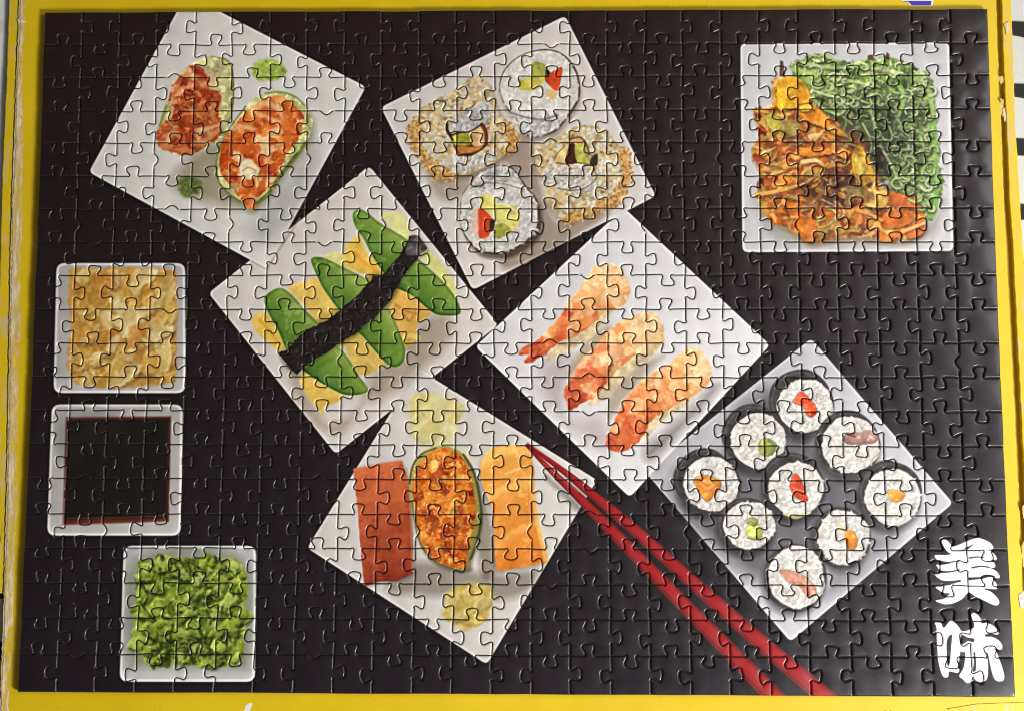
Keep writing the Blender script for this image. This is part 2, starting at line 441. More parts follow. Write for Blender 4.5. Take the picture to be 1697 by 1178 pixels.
    sc = lambda p, k, o=(0, 0): (np.array(p) - np.mean(p, 0)) * k + np.mean(p, 0) + np.array(o)
    for p, cc in ((sc(B, .97, (-1, -1)), (216, 212, 203)), (sc(C, .97, (-1, -1)), (210, 205, 197))):
        fill(p, cc, soft=2, vary=30)
    grains(B, 300, 200, 242, (1, .985, .95), 4.8, 2.4, 3, .22)
    grains([(845, 190), (880, 196), (930, 190), (935, 200), (920, 215), (896, 225), (880, 226), (862, 214)], 70, 175, 232, (1, 1, .99), margin=0)
    stroke([(848, 187), (870, 194), (900, 198), (925, 190)], 3.5, (96, 88, 82), .6, 2)
    grains(C, 330, 186, 240, (1, .985, .96), 4.8, 2.4, 3, .35)
    grains([(785, 300), (812, 280), (848, 283), (866, 306), (830, 300), (795, 312)], 60, 168, 230, (1, 1, .99), margin=0, gap=.7)
    stroke([(780, 312), (800, 304), (830, 304), (868, 314)], 2, (90, 82, 78), .6, 1.5)
    stroke([(828, 141), (836, 117), (857, 96), (883, 85), (914, 83), (938, 94), (955, 117), (961, 143), (959, 166), (945, 190)], 1.6, (70, 62, 54), .7, 1)
    fill([(883, 104), (901, 105), (908, 115), (904, 131), (887, 149), (863, 149), (861, 135), (879, 127), (881, 111)], (198, 186, 84), vary=30, soft=2)
    fill([(884, 104), (901, 106), (907, 116), (900, 128), (884, 128)], (170, 168, 76), vary=40, soft=2)
    fill([(905, 116), (912, 120), (910, 132), (904, 134)], (44, 32, 22), soft=2)
    fill([(924, 114), (932, 112), (930, 132), (926, 149), (918, 149), (904, 133), (910, 123)], (206, 72, 22), vary=40, soft=1.5)
    fill([(904, 148), (914, 150), (924, 152), (918, 166), (908, 158)], (214, 176, 104), soft=3, alpha=.8)
    fill([(799, 324), (816, 324), (825, 336), (855, 343), (860, 372), (844, 381), (823, 368), (814, 355), (797, 347)], (212, 202, 116), vary=30, soft=2)
    stroke([(824, 338), (840, 340), (852, 348)], 3, (232, 228, 190), .8, 2)
    fill([(792, 349), (799, 346), (816, 363), (813, 383), (808, 393), (794, 394), (792, 372)], (206, 70, 24), vary=40, soft=1.5)
    fill([(812, 366), (819, 364), (819, 378), (812, 384)], (56, 30, 22), soft=2)
    fill([(819, 377), (833, 370), (848, 381), (842, 389), (823, 395)], (160, 158, 66), vary=40, soft=2)
    fill([(784, 350), (792, 348), (792, 395), (782, 380)], (222, 176, 150), soft=5, alpha=.6)

    # ---- P3: avocado and mango under a nori band
    for q, c in (([(632, 355), (667, 355), (680, 390), (667, 396)], (220, 212, 130)),
                 ([(535, 424), (566, 418), (590, 450), (560, 440)], (214, 202, 118)),
                 ([(576, 405), (595, 392), (607, 418), (632, 443), (633, 464), (613, 456), (588, 449), (569, 434)], (222, 178, 62)),
                 ([(510, 465), (526, 462), (560, 509), (540, 530), (522, 531), (504, 506), (478, 478), (497, 468)], (218, 176, 74)),
                 ([(419, 525), (438, 518), (460, 547), (473, 572), (463, 582), (438, 562), (420, 543)], (222, 180, 64)),
                 ([(661, 481), (683, 490), (714, 518), (692, 537), (689, 562), (670, 575), (661, 547), (645, 509)], (212, 160, 62)),
                 ([(569, 559), (598, 556), (632, 594), (639, 600), (626, 611), (604, 622), (585, 606)], (202, 164, 66)),
                 ([(494, 622), (510, 619), (544, 641), (569, 655), (557, 666), (537, 672), (535, 687), (525, 675), (507, 653)], (222, 180, 70)),
                 ([(695, 421), (711, 415), (749, 462), (756, 492), (733, 465)], (214, 206, 112))):
        bb, d, a = fill(q, np.array(c) + np.array([4, 10, 22]), soft=4, vary=16, wob=3, field=N_MID); relief(bb, d, a, 12, 18); emboss(bb, a, N_SML, 30, 3)
    for q, c, w in (([(588, 420), (604, 436), (622, 448)], (236, 150, 40), 6), ([(520, 480), (536, 500), (548, 516)], (232, 204, 120), 5), ([(655, 505), (672, 515), (690, 520)], (160, 96, 24), 4),
                    ([(664, 560), (680, 556), (694, 560)], (232, 210, 120), 8), ([(590, 575), (606, 592), (620, 606)], (222, 196, 110), 5), ([(668, 520), (678, 532), (684, 524)], (150, 90, 24), 3), ([(430, 530), (446, 548), (460, 568)], (206, 150, 40), 5)):
        stroke(q, w, c, .6, 4)
    av = ([(585, 353), (601, 348), (632, 371), (681, 404), (668, 440), (645, 460), (620, 430), (604, 399), (588, 374)],
          [(515, 430), (535, 427), (563, 440), (588, 452), (612, 466), (616, 482), (600, 502), (574, 524), (541, 487), (526, 459)],
          [(438, 493), (463, 477), (485, 490), (504, 512), (526, 534), (532, 548), (512, 568), (482, 590), (460, 547), (444, 518)],
          [(672, 432), (688, 426), (701, 436), (733, 465), (755, 493), (763, 519), (739, 523), (717, 518), (683, 490), (652, 470)],
          [(618, 506), (636, 504), (648, 517), (661, 547), (671, 578), (667, 600), (651, 608), (632, 594), (601, 558), (586, 540)],
          [(544, 560), (560, 574), (576, 591), (595, 622), (610, 647), (576, 654), (544, 641), (510, 619), (492, 600), (520, 576)])
    under = [(664, 440), (676, 436), (673, 452), (661, 471), (642, 503), (620, 528), (588, 553), (557, 572), (519, 597), (496, 606), (476, 584), (482, 572), (507, 547), (551, 525), (570, 509), (595, 487), (617, 459), (639, 454)]
    bb, d, a = area(under, True, 14)
    blend(bb, np.array((176, 150, 66), np.float32) + (N_MID[bb] * 50)[..., None], np.clip(.5 - (d - 8) / 9, 0, 1))
    for i, p in enumerate(av):
        bb, d, a = area(p, True, 1.2)
        ax = np.array([.62, -.78]) if i in (0, 3) else np.array([.75, -.66])
        u = (XX[bb] - XX[bb].mean()) * ax[0] + (YY[bb] - YY[bb].mean()) * ax[1]
        u = np.clip(u / (.36 * d.shape[0]), -1, 1)[..., None]
        mid, hi, lo = np.array((102, 136, 48), np.float32), np.array((176, 184, 104), np.float32), np.array((70, 104, 34), np.float32)
        c = np.where(u > 0, mid + (hi - mid) * np.abs(u) ** 1.3, mid + (lo - mid) * (-u))
        fib = np.sin(((XX[bb] * .8 + YY[bb]) + N_MID[bb] * 50) / 5.5)
        c = c + (N_MID[bb] * 34 + N_FIN[bb] * 14 + fib * 3)[..., None]
        c = c - (np.exp(-((d + 2.5) / 3.) ** 2) * 34)[..., None] * np.array([1, .8, .6], np.float32)
        blend(bb, c, a); relief(bb, d, a, 7, 16); gloss(bb, a, N_TOO, .2, 22)
        q = closed(p, 4); h = len(q) // 2
        stroke(q[h + 2:][::-1] if i != 3 else q[:h], 1.4, (176, 184, 92), .55, 1.2, False)
    nori = [(679, 393), (692, 390), (709, 412), (695, 424), (673, 452), (661, 471), (642, 503), (620, 528), (588, 553), (557, 572), (519, 597), (491, 622), (460, 586), (482, 572), (507, 547), (551, 525), (570, 509), (595, 487), (617, 459), (639, 452), (661, 424)]
    shade(nori, .75, 6, off=(2, 4))
    bb, d, a = area(nori, False, 1.5, 5)
    c = np.array((27, 19, 18), np.float32) + (N_SML[bb] * 24 + np.clip(N_FIN[bb] - .1, 0, 1) * 150)[..., None]
    blend(bb, c, a)
    facets([(680, 394), (692, 391), (708, 411), (694, 422), (672, 420)], [(88, 82, 82), (60, 52, 52), (112, 106, 106)], 8, 3, 3, alpha=.8)

    # ---- P4: three prawns on rice
    def prawn(body, axis, rice):
        (ax, ay), (bx, by) = T([axis[0]])[0], T([axis[1]])[0]
        fill(rice, (212, 190, 150), soft=7, vary=40, wob=4)
        L2 = (bx - ax) ** 2 + (by - ay) ** 2
        bb, d, a = area(body, True, 2.5, 5)
        h, w = d.shape; s = 13 * K; n = int(h * w / s / s)
        stops = np.array([(234, 200, 152), (232, 176, 116), (228, 148, 88), (214, 112, 64), (188, 80, 46)], np.float32)
        pale, jit = rng.random(n) < .3, rng.normal(0, .15, n)
        def tone(P):
            t = np.clip(((P[:, 0] - ax) * (bx - ax) + (P[:, 1] - ay) * (by - ay)) / L2 + jit, 0, .999) * 4
            i0 = t.astype(int); fr = (t - i0)[:, None]
            c = stops[i0] * (1 - fr) + stops[np.minimum(i0 + 1, 4)] * fr
            return np.where((pale & (t < 3))[:, None], c * .5 + np.array([236, 212, 170]) * .5, c).astype(np.float32)
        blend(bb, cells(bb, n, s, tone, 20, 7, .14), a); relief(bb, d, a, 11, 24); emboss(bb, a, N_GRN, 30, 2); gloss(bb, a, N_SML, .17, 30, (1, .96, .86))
    prawn([(984, 441), (1019, 438), (1039, 462), (1045, 482), (1036, 505), (1007, 514), (985, 534), (962, 552), (930, 566), (903, 585), (880, 600), (868, 598), (880, 585), (860, 588), (869, 574), (889, 566), (903, 551), (929, 522), (938, 502), (958, 482), (973, 456)],
          [(1020, 450), (872, 592)], [(1036, 500), (1012, 520), (990, 545), (968, 566), (935, 584), (905, 596), (930, 560), (985, 520)])
    prawn([(1010, 545), (1036, 528), (1071, 516), (1091, 525), (1100, 545), (1099, 566), (1080, 578), (1056, 588), (1025, 610), (1000, 640), (980, 660), (962, 668), (941, 680), (937, 661), (934, 645), (952, 615), (967, 592), (990, 571)],
          [(1085, 530), (942, 672)], [(1100, 560), (1082, 589), (1059, 604), (1030, 630), (1002, 658), (976, 670), (985, 640), (1040, 590)])
    prawn([(1048, 643), (1077, 620), (1108, 600), (1137, 577), (1160, 579), (1178, 603), (1178, 626), (1163, 643), (1137, 662), (1108, 676), (1079, 696), (1060, 728), (1036, 745), (1013, 745), (1003, 728), (1013, 707), (1025, 684)],
          [(1168, 595), (1015, 738)], [(1178, 626), (1163, 644), (1137, 670), (1108, 690), (1080, 713), (1066, 730), (1060, 700), (1120, 650)])
    for q in ([(867, 578), (880, 572), (898, 566)], [(872, 598), (890, 590), (905, 586)], [(940, 640), (948, 655), (944, 674)], [(1006, 722), (1016, 730), (1026, 744)]):
        stroke(q, 5, (172, 66, 34), .6, 3)

    # ---- P5: salad
    plate([(1227, 72), (1573, 70), (1580, 416), (1230, 418)], (194, 192, 192), 10, 22)
    shade([(1250, 330), (1300, 380), (1400, 390), (1520, 385), (1560, 330), (1545, 390), (1420, 408), (1290, 400)], (.84, .82, .78), 20)
    green_area = [(1310, 110), (1350, 92), (1400, 104), (1445, 98), (1480, 96), (1520, 115), (1545, 135), (1552, 200), (1556, 260), (1560, 310), (1550, 355), (1530, 365), (1500, 330), (1470, 300), (1450, 250), (1420, 215), (1380, 190), (1340, 160)]
    fill(green_area, (104, 124, 62), soft=5, vary=80, wob=12)
    fill([(1395, 150), (1445, 150), (1500, 190), (1525, 240), (1520, 290), (1480, 300), (1455, 260), (1420, 220)], (52, 66, 38), soft=16, vary=40, wob=16, alpha=.9)
    fill([(1445, 225), (1470, 240), (1475, 290), (1455, 290), (1440, 250)], (40, 32, 24), soft=7, alpha=.9)
    gp = [(172, 188, 108), (194, 202, 134), (142, 168, 82), (212, 214, 160), (112, 138, 66), (156, 182, 94), (182, 200, 126)]
    bbg, dg, ag = area(green_area, True, 3, 10)
    ys, xs = np.nonzero(dg < -4)
    for k in rng.choice(len(ys), 330):
        x, y = xs[k] + bbg[1].start, ys[k] + bbg[0].start
        a0 = rng.normal(.5, 1.1); ln = rng.uniform(10, 28); bend = rng.choice([-1, 1]) * rng.uniform(.6, 2.2)
        pts = [(x, y)]
        for _ in range(3):
            a0 += bend * .5; x += math.cos(a0) * ln * .4; y += math.sin(a0) * ln * .4; pts.append((x, y))
        q = np.array(pts)
        gx, gy = int(np.clip(q[:, 0].mean(), 0, CW - 1)) , int(np.clip(q[:, 1].mean(), 0, CH - 1))
        if not (bbg[0].start <= gy < bbg[0].stop and bbg[1].start <= gx < bbg[1].stop) or dg[gy - bbg[0].start, gx - bbg[1].start] > -3: continue
        top = max(0, 1 - (pts[0][1] - bbg[0].start) / 150.)
        inner = np.exp(-(((gx - bbg[1].start) / dg.shape[1] - .62) / .26) ** 2 - (((gy - bbg[0].start) / dg.shape[0] - .47) / .22) ** 2)
        c = np.array(gp[rng.integers(len(gp))], float) * (rng.uniform(.66, 1.04) + .30 * top - .42 * inner)
        w = rng.uniform(2.2, 7.5)
        stroke(q + [1.5, w * .5], w, (38, 48, 26), .5, 3, w2=w * .4, raw=True)
        stroke(q, w, c, .82, 2.2, w2=w * .35, raw=True)
        if rng.random() < .45: stroke(q - [0, w * .25], 1.3, c * .5 + np.array([110, 116, 80]), .6, 1.6, raw=True)
    for q, w, c in (([(1318, 116), (1345, 122), (1358, 138), (1352, 150)], 10, (168, 186, 104)), ([(1330, 130), (1370, 150), (1400, 158)], 8, (150, 176, 92)), ([(1352, 96), (1368, 90), (1384, 100), (1396, 112)], 6, (164, 186, 106)),
                    ([(1375, 130), (1410, 134), (1440, 140)], 6, (196, 204, 144)), ([(1490, 140), (1498, 160), (1490, 190)], 10, (142, 182, 96)), ([(1520, 125), (1540, 150), (1546, 190)], 12, (160, 190, 104)),
                    ([(1545, 200), (1550, 250), (1552, 300)], 13, (128, 172, 82)), ([(1540, 300), (1552, 330), (1545, 360)], 14, (118, 164, 76)), ([(1440, 120), (1470, 116), (1500, 124)], 8, (196, 200, 130)),
                    ([(1458, 240), (1475, 270), (1490, 300), (1510, 318)], 4, (172, 180, 124)), ([(1484, 190), (1500, 220), (1510, 250)], 4, (110, 132, 84)), ([(1436, 170), (1448, 200), (1452, 226)], 5, (164, 172, 112)), ([(1508, 290), (1530, 310), (1548, 325)], 6, (150, 180, 110))):
        stroke(q, w, c, .8, 3, w2=w * .5)
    for q in ([(1293, 100), (1298, 102), (1302, 128), (1292, 126)], [(1438, 92), (1446, 90), (1450, 100), (1438, 100)], [(1470, 86), (1474, 90), (1474, 100), (1468, 98)]):
        fill(q, (92, 54, 34), soft=2, smooth=False)
    fill([(1355, 170), (1400, 190), (1440, 225), (1470, 300), (1500, 320), (1470, 325), (1425, 260), (1370, 205)], (70, 66, 34), soft=14, vary=40, wob=16)
    carrot = [(1285, 132), (1320, 128), (1342, 150), (1350, 172), (1375, 192), (1402, 218), (1425, 235), (1450, 280), (1470, 315), (1515, 328), (1535, 370), (1520, 392), (1480, 398), (1400, 392), (1345, 402), (1325, 390), (1290, 372), (1265, 350), (1255, 320), (1258, 280), (1246, 255), (1258, 215), (1250, 185), (1280, 170)]
    shade(carrot, (.8, .72, .6), 9, off=(2, 8))
    facets(carrot, [(206, 122, 34), (186, 96, 26), (222, 154, 52), (158, 70, 22), (196, 150, 70), (120, 58, 26), (172, 138, 66)], 15, 5, 12, .34, [.25, .18, .18, .12, .12, .08, .07], 16, 34)
    fill([(1350, 290), (1400, 285), (1440, 300), (1440, 330), (1380, 345), (1330, 325)], (92, 48, 26), soft=14, alpha=.8, wob=16, vary=40)
    fill([(1395, 225), (1430, 235), (1440, 270), (1410, 290), (1370, 280)], (110, 54, 24), soft=12, alpha=.7, wob=14)
    bbc, dc, ac = area(carrot, True, 3, 8)
    ys, xs = np.nonzero(dc < -3)
    cp = [(224, 160, 62), (212, 124, 38), (236, 194, 102), (188, 96, 30), (222, 198, 128), (160, 74, 28), (198, 176, 90), (230, 152, 50)]
    for k in rng.choice(len(ys), 230):
        x, y = xs[k] + bbc[1].start, ys[k] + bbc[0].start
        a0 = rng.normal(-.15, .6); ln = rng.uniform(12, 34); bend = rng.normal(0, .45)
        pts = [(x, y)]
        for _ in range(3):
            a0 += bend * .5; x += math.cos(a0) * ln * .4; y += math.sin(a0) * ln * .4; pts.append((x, y))
        q = np.array(pts); e = q[-1].astype(int)
        if not (bbc[0].start <= e[1] < bbc[0].stop and bbc[1].start <= e[0] < bbc[1].stop) or dc[e[1] - bbc[0].start, e[0] - bbc[1].start] > -2: continue
        w = rng.uniform(3, 10)
        stroke(q + [1, w * .55], w * .9, (84, 38, 16), .45, 4, raw=True)
        c = np.array(cp[rng.integers(len(cp))], float) * rng.uniform(.72, 1.03)
        stroke(q, w, c, .85, 2.2, w2=w * .4, raw=True)
        if rng.random() < .4: stroke(q - [0, w * .25], 1.6, c * .5 + 116, .55, 1.8, raw=True)
    for q, c in (([(1290, 133), (1322, 128), (1340, 150), (1344, 170), (1318, 178), (1290, 180)], (222, 166, 34)), ([(1322, 150), (1340, 156), (1345, 168), (1322, 172)], (216, 140, 34)),
                 ([(1325, 180), (1355, 180), (1375, 200), (1368, 212), (1330, 196)], (218, 134, 30)), ([(1325, 175), (1340, 172), (1350, 180), (1330, 184)], (226, 186, 66)),
                 ([(1268, 195), (1284, 188), (1300, 205), (1280, 218)], (170, 156, 62)), ([(1295, 205), (1320, 200), (1325, 220), (1300, 226)], (156, 134, 66)),
                 ([(1370, 206), (1402, 222), (1400, 226), (1375, 218)], (214, 150, 60)), ([(1412, 258), (1425, 240), (1450, 280), (1446, 300), (1425, 305), (1412, 280)], (212, 160, 50)), ([(1414, 262), (1424, 256), (1434, 280), (1422, 290)], (186, 160, 60)),
                 ([(1322, 245), (1370, 244), (1378, 255), (1330, 258)], (214, 130, 36)), ([(1380, 240), (1408, 250), (1400, 262), (1378, 252)], (216, 140, 60)),
                 ([(1470, 322), (1500, 322), (1520, 332), (1518, 346), (1480, 340)], (196, 98, 28)), ([(1425, 300), (1440, 312), (1470, 320), (1465, 342), (1440, 344), (1430, 330)], (214, 168, 84)), ([(1405, 315), (1425, 305), (1430, 330), (1402, 340)], (186, 156, 84)),
                 ([(1320, 360), (1348, 365), (1352, 385), (1345, 400), (1325, 390)], (206, 116, 34)), ([(1500, 375), (1530, 370), (1528, 388), (1504, 394)], (202, 104, 34)), ([(1470, 350), (1512, 352), (1505, 372), (1462, 376)], (196, 104, 32))):
        shade(q, .6, 4, off=(1, 4)); fill(q, c, soft=2, vary=56, wob=5, field=N_TOO)
    for q, w, c in (([(1330, 268), (1352, 266), (1364, 274), (1360, 288)], 7, (228, 198, 130)), ([(1256, 322), (1290, 316), (1330, 305), (1345, 296)], 7, (214, 170, 86)), ([(1495, 384), (1515, 376), (1530, 370)], 6, (228, 178, 104)), ([(1290, 240), (1296, 250), (1306, 254)], 5, (206, 84, 30)),
                    ([(1256, 212), (1268, 216)], 7, (200, 76, 26)), ([(1412, 336), (1424, 330), (1430, 342)], 4, (196, 62, 26)), ([(1420, 348), (1445, 356), (1462, 366)], 6, (222, 150, 70)), ([(1448, 312), (1452, 330), (1448, 345)], 6, (226, 190, 84)), ([(1362, 270), (1365, 285), (1350, 300)], 4, (206, 150, 80))):
        stroke(np.array(q) + [1, 3], w, (80, 36, 14), .4, 3); stroke(q, w, c, .9, 1.5, w2=w * .6)

    for q, w, c in (([(1345, 160), (1368, 182), (1392, 190), (1412, 206)], 6, (150, 168, 92)), ([(1385, 176), (1402, 200), (1398, 222), (1418, 236)], 4, (120, 140, 78)), ([(1430, 205), (1444, 236), (1440, 262)], 4, (168, 178, 116)),
                    ([(1452, 250), (1446, 276), (1462, 296)], 4, (104, 124, 66)), ([(1466, 292), (1486, 312), (1512, 322)], 6, (138, 160, 86)), ([(1350, 150), (1380, 160), (1410, 160), (1440, 172)], 5, (196, 202, 146)), ([(1405, 150), (1430, 168), (1466, 172)], 4, (176, 190, 124)),
                    ([(1490, 210), (1508, 230), (1502, 262), (1520, 280)], 5, (150, 176, 104)), ([(1465, 196), (1478, 222), (1472, 248)], 3, (176, 188, 130)), ([(1524, 220), (1534, 260), (1526, 296)], 6, (156, 186, 104)), ([(1330, 105), (1380, 112), (1425, 110), (1470, 118)], 7, (190, 200, 140))):
        stroke(np.array(q) + [2, 3], w, (40, 48, 26), .45, 4); stroke(q, w, c, .85, 2.2, w2=w * .5)
    for q, k0 in (([(1345, 285), (1395, 280), (1440, 300), (1452, 325), (1400, 345), (1330, 328), (1300, 335), (1320, 305)], .36), ([(1390, 228), (1428, 236), (1438, 262), (1412, 250), (1380, 246)], .4), ([(1270, 240), (1330, 232), (1380, 236), (1330, 246)], .4), ([(1440, 232), (1462, 262), (1472, 300), (1452, 290)], .6)):
        bb, d, a = area(q, True, 12, 14)
        IMG[bb] *= 1 - (a * k0 * np.clip(.75 - N_SML[bb] * 3.2, 0, 1))[..., None] * np.array([.85, 1, 1.1], np.float32)
    bb, d, a = area(green_area, True, 6)
    IMG[bb] *= 1 - (a * np.clip(-N_TOO[bb] * 1.2 - .1, 0, .4))[..., None] * np.array([1, .9, 1], np.float32)
    ys, xs = np.nonzero(dg < -9)
    for k in rng.choice(len(ys), 95):
        x, y = xs[k] + bbg[1].start, ys[k] + bbg[0].start
        r0, t0, sp = rng.uniform(6, 20), rng.random() * 6.28, rng.choice([-1, 1]) * rng.uniform(.5, 1.0)
        q = np.array([(x + r0 * (1 - .1 * i) * math.cos(t0 + sp * i), y + r0 * .8 * (1 - .1 * i) * math.sin(t0 + sp * i)) for i in range(5)])
        if q[:, 0].max() > bbg[1].stop - 8 or q[:, 1].max() > bbg[0].stop - 8: continue
        inner = math.exp(-(((x - bbg[1].start) / dg.shape[1] - .62) / .26) ** 2 - (((y - bbg[0].start) / dg.shape[0] - .47) / .24) ** 2)
        c = np.array([(186, 200, 128), (164, 188, 104), (212, 216, 164), (148, 178, 92)][rng.integers(4)], float) * (1 - .3 * inner) * rng.uniform(.85, 1.05)
        w = rng.uniform(2.2, 5.2)
        stroke(q + [1.5, 3], w * 1.2, (36, 46, 24), .5, 3.5, raw=True)
        stroke(q, w, c, .9, 1.8, w2=w * .5, raw=True)
        stroke(q - [.5, w * .2], 1.1, c * .5 + 120, .6, 1.4, raw=True)
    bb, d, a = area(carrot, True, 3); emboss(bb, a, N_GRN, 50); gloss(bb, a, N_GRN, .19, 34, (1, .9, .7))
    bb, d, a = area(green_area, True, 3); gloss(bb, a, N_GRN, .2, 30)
    # ---- P6, P7, P8: small square dishes
    def dish(out, inn, base=190, r=15, wall=(176, 172, 168)):
        shade(rounded(out, r), .5, 7, False, (-2, 3))
        p = rounded(out, r); bb, d, a = area(p, False)
        X = (XX[bb] - XX[bb].min()) / d.shape[1]; Y = (YY[bb] - YY[bb].min()) / d.shape[0]
        c = np.array(wall, np.float32) + (np.clip((Y - .8) * 5, 0, 1) * 26 + np.clip((.12 - Y) * 8, 0, 1) * 6 + np.clip((X - .9) * 9, 0, 1) * 14 + N_BIG[bb] * 16)[..., None]
        rim = np.clip(1 - np.abs(d + 3.4) / 3.2, 0, 1)
        c = c + (rim * 46)[..., None]
        blend(bb, np.minimum(c, 236), a)
    dish([(93, 436), (307, 436), (307, 651), (88, 651)], None)
    gin = [(114, 452), (150, 446), (220, 445), (285, 449), (292, 470), (292, 560), (291, 620), (282, 634), (215, 640), (160, 640), (122, 632), (112, 600), (116, 540)]
    fill(gin, (190, 142, 66), soft=6, vary=30, wob=6, field=N_MID)
    petals(gin, 62, [(220, 184, 98), (232, 206, 136), (212, 162, 70), (234, 214, 154), (218, 174, 84), (198, 138, 54)], 27, 3.5, .7, .7, .5, 6, .84)
    petals(gin, 26, [(228, 208, 150), (218, 186, 112), (196, 144, 60)], 17, 3, .6, .9, .4, 6, .84)
    bb, d, a = area(gin, True, 5); emboss(bb, a, N_TOO, 70, 3); gloss(bb, a, N_SML, .19, 26)
    for q, c in (([(185, 500), (205, 504), (240, 520), (225, 560), (210, 555)], (228, 210, 156)), ([(165, 520), (180, 512), (186, 540), (176, 545)], (224, 206, 154)), ([(215, 545), (235, 535), (240, 556), (215, 568)], (184, 112, 38)), ([(225, 575), (240, 578), (232, 600), (220, 598)], (178, 116, 48))):
        fill(q, c, soft=5, alpha=.6, vary=24)
    dish([(85, 669), (303, 669), (299, 887), (77, 887)], None)
    fill([(109, 691), (283, 689), (279, 863), (103, 869)], (96, 40, 18), smooth=False, soft=4)
    fill([(111, 695), (281, 692), (277, 857), (106, 861)], (20, 14, 12), smooth=False, soft=5)
    fill([(112, 700), (190, 697), (150, 740), (113, 760)], (34, 26, 24), soft=40, alpha=.5)
    stroke([(112, 858), (190, 857), (276, 853)], 2, (120, 58, 30), .7, 2.5); stroke([(279, 700), (277, 780), (275, 850)], 1.6, (92, 40, 20), .7, 2.5)
    dish([(204, 903), (424, 903), (422, 1129), (197, 1129)], None, wall=(182, 180, 180))
    shade([(222, 925), (405, 925), (412, 1090), (390, 1108), (225, 1104), (214, 1090)], (.78, .8, .7), 16)
    was = [(228, 930), (250, 926), (266, 918), (285, 926), (320, 922), (352, 920), (375, 926), (398, 936), (408, 955), (404, 1000), (406, 1040), (400, 1080), (385, 1102), (340, 1106), (300, 1100), (260, 1106), (236, 1092), (224, 1060), (222, 1010), (226, 970)]
    fill(was, (92, 112, 34), soft=4, wob=10, vary=30)
    bb, d, a = facets(was, [(164, 182, 66), (150, 170, 56), (182, 196, 84), (136, 158, 52), (108, 132, 40)], 15, 3, 11, .42, None, 10, 40, 1, True, 4, 1.5)
    ys, xs = np.nonzero(d < -3)
    for k in rng.choice(len(ys), 120):
        x, y = xs[k] + bb[1].start, ys[k] + bb[0].start
        a0 = rng.random() * 6.28; s = rng.uniform(9, 20)
        c = np.array([(176, 192, 78), (160, 178, 62), (192, 204, 98), (142, 162, 54)][rng.integers(4)], float) * rng.uniform(.85, 1.06)
        q = ell(0, 0, s, s * rng.uniform(.4, .75), 8, .3)
        q = np.c_[q[:, 0] * math.cos(a0) - q[:, 1] * math.sin(a0) + x, q[:, 0] * math.sin(a0) + q[:, 1] * math.cos(a0) + y]
        b2, d2, a2 = area(q + [2, 5], True, 5, 5, True)
        IMG[b2] *= 1 - a2[..., None] * np.array([.5, .46, .6], np.float32)
        b2, d2, a2 = area(q, True, 2.5, 7, True)
        blend(b2, c + (N_GRN[b2] * 60)[..., None], a2 * .9); relief(b2, d2, a2, 4, 34)
    for k in rng.choice(len(ys), 100):
        x, y = xs[k] + bb[1].start, ys[k] + bb[0].start
        blob(x, y, rng.uniform(4, 13), rng.uniform(1.5, 4), rng.random() * 3, (40, 50, 16), .75, 3)
    emboss(bb, a, N_GRN, 80, 2); IMG[bb] *= 1 - (a * (.04 + np.clip(N_TOO[bb] - .08, 0, 1) * 1.0 + np.clip(N_SML[bb] - .12, 0, 1) * 1.2))[..., None] * np.array([.96, .9, 1], np.float32); gloss(bb, a, N_GRN, .2, 30, (1, 1, .6))

    # ---- P9: tuna, crab and salmon
    g1 = [(677, 661), (698, 652), (748, 658), (766, 673), (760, 699), (748, 726), (713, 736), (686, 729), (680, 699)]
    fill(g1, (218, 204, 138), soft=12, wob=8, vary=16, alpha=.85); petals(g1, 16, [(224, 212, 150), (214, 196, 116), (226, 216, 166)], 24, 6, .5, .6, .5, 9, .93)
    g2 = [(743, 978), (775, 966), (810, 972), (813, 1010), (795, 1034), (770, 1043), (744, 1030), (733, 1018), (737, 1000)]
    fill(g2, (204, 176, 88), soft=9, wob=8, vary=24, alpha=.9); petals(g2, 18, [(214, 188, 96), (222, 204, 136), (192, 158, 66), (204, 184, 120)], 20, 4, .6, .8, .5, 8, .86)
    stroke([(785, 975), (800, 985), (786, 1000), (790, 1012)], 3, (226, 206, 130), .6, 3)
    tuna = [(585, 776), (626, 768), (665, 762), (671, 780), (677, 794), (680, 833), (682, 863), (684, 910), (684, 949), (659, 961), (626, 963), (603, 971), (597, 907), (591, 833)]
    shade(tuna, .75, 6, False, (3, 3))
    bb, d, a = area(tuna, False, 1.5, 2)
    t = np.clip((YY[bb] - bb[0].start) / d.shape[0], 0, 1)[..., None]
    X = np.clip((XX[bb] - bb[1].start) / d.shape[1], 0, 1)[..., None]
    c = np.array((192, 96, 54), np.float32) * (1 - t) + np.array((132, 46, 22), np.float32) * t + N_SML[bb][..., None] * 26 + N_FIN[bb][..., None] * 16
    c = c + np.clip(.35 - X, 0, 1) * 40 * np.array([1, .6, .4], np.float32)
    blend(bb, c, a)
    gr = np.sin((XX[bb] * .9 + YY[bb] * .55 + N_MID[bb] * 70) / 7.5)
    IMG[bb] += ((np.clip(gr - .4, 0, 1) * 16 + np.clip(N_TOO[bb] - .02, 0, 1) * 60) * a)[..., None] * np.array([1, .7, .5], np.float32)
    relief(bb, d, a, 9, 24); gloss(bb, a, N_GRN, .22, 10, (1, .8, .7)); emboss(bb, a, N_SML, 30)
    fill([(604, 800), (640, 792), (668, 800), (660, 840), (620, 846)], (208, 112, 66), soft=26, alpha=.35)
    stroke([(588, 777), (626, 769), (663, 764)], 6, (196, 120, 84), .6, 4)
    stroke([(674, 775), (679, 830), (683, 945)], 4, (186, 140, 110), .5, 2)
    crab = [(678, 794), (689, 759), (713, 742), (736, 737), (766, 750), (784, 780), (793, 818), (796, 854), (790, 892), (779, 925), (776, 941), (748, 941), (718, 929), (698, 907), (688, 872), (682, 830)]
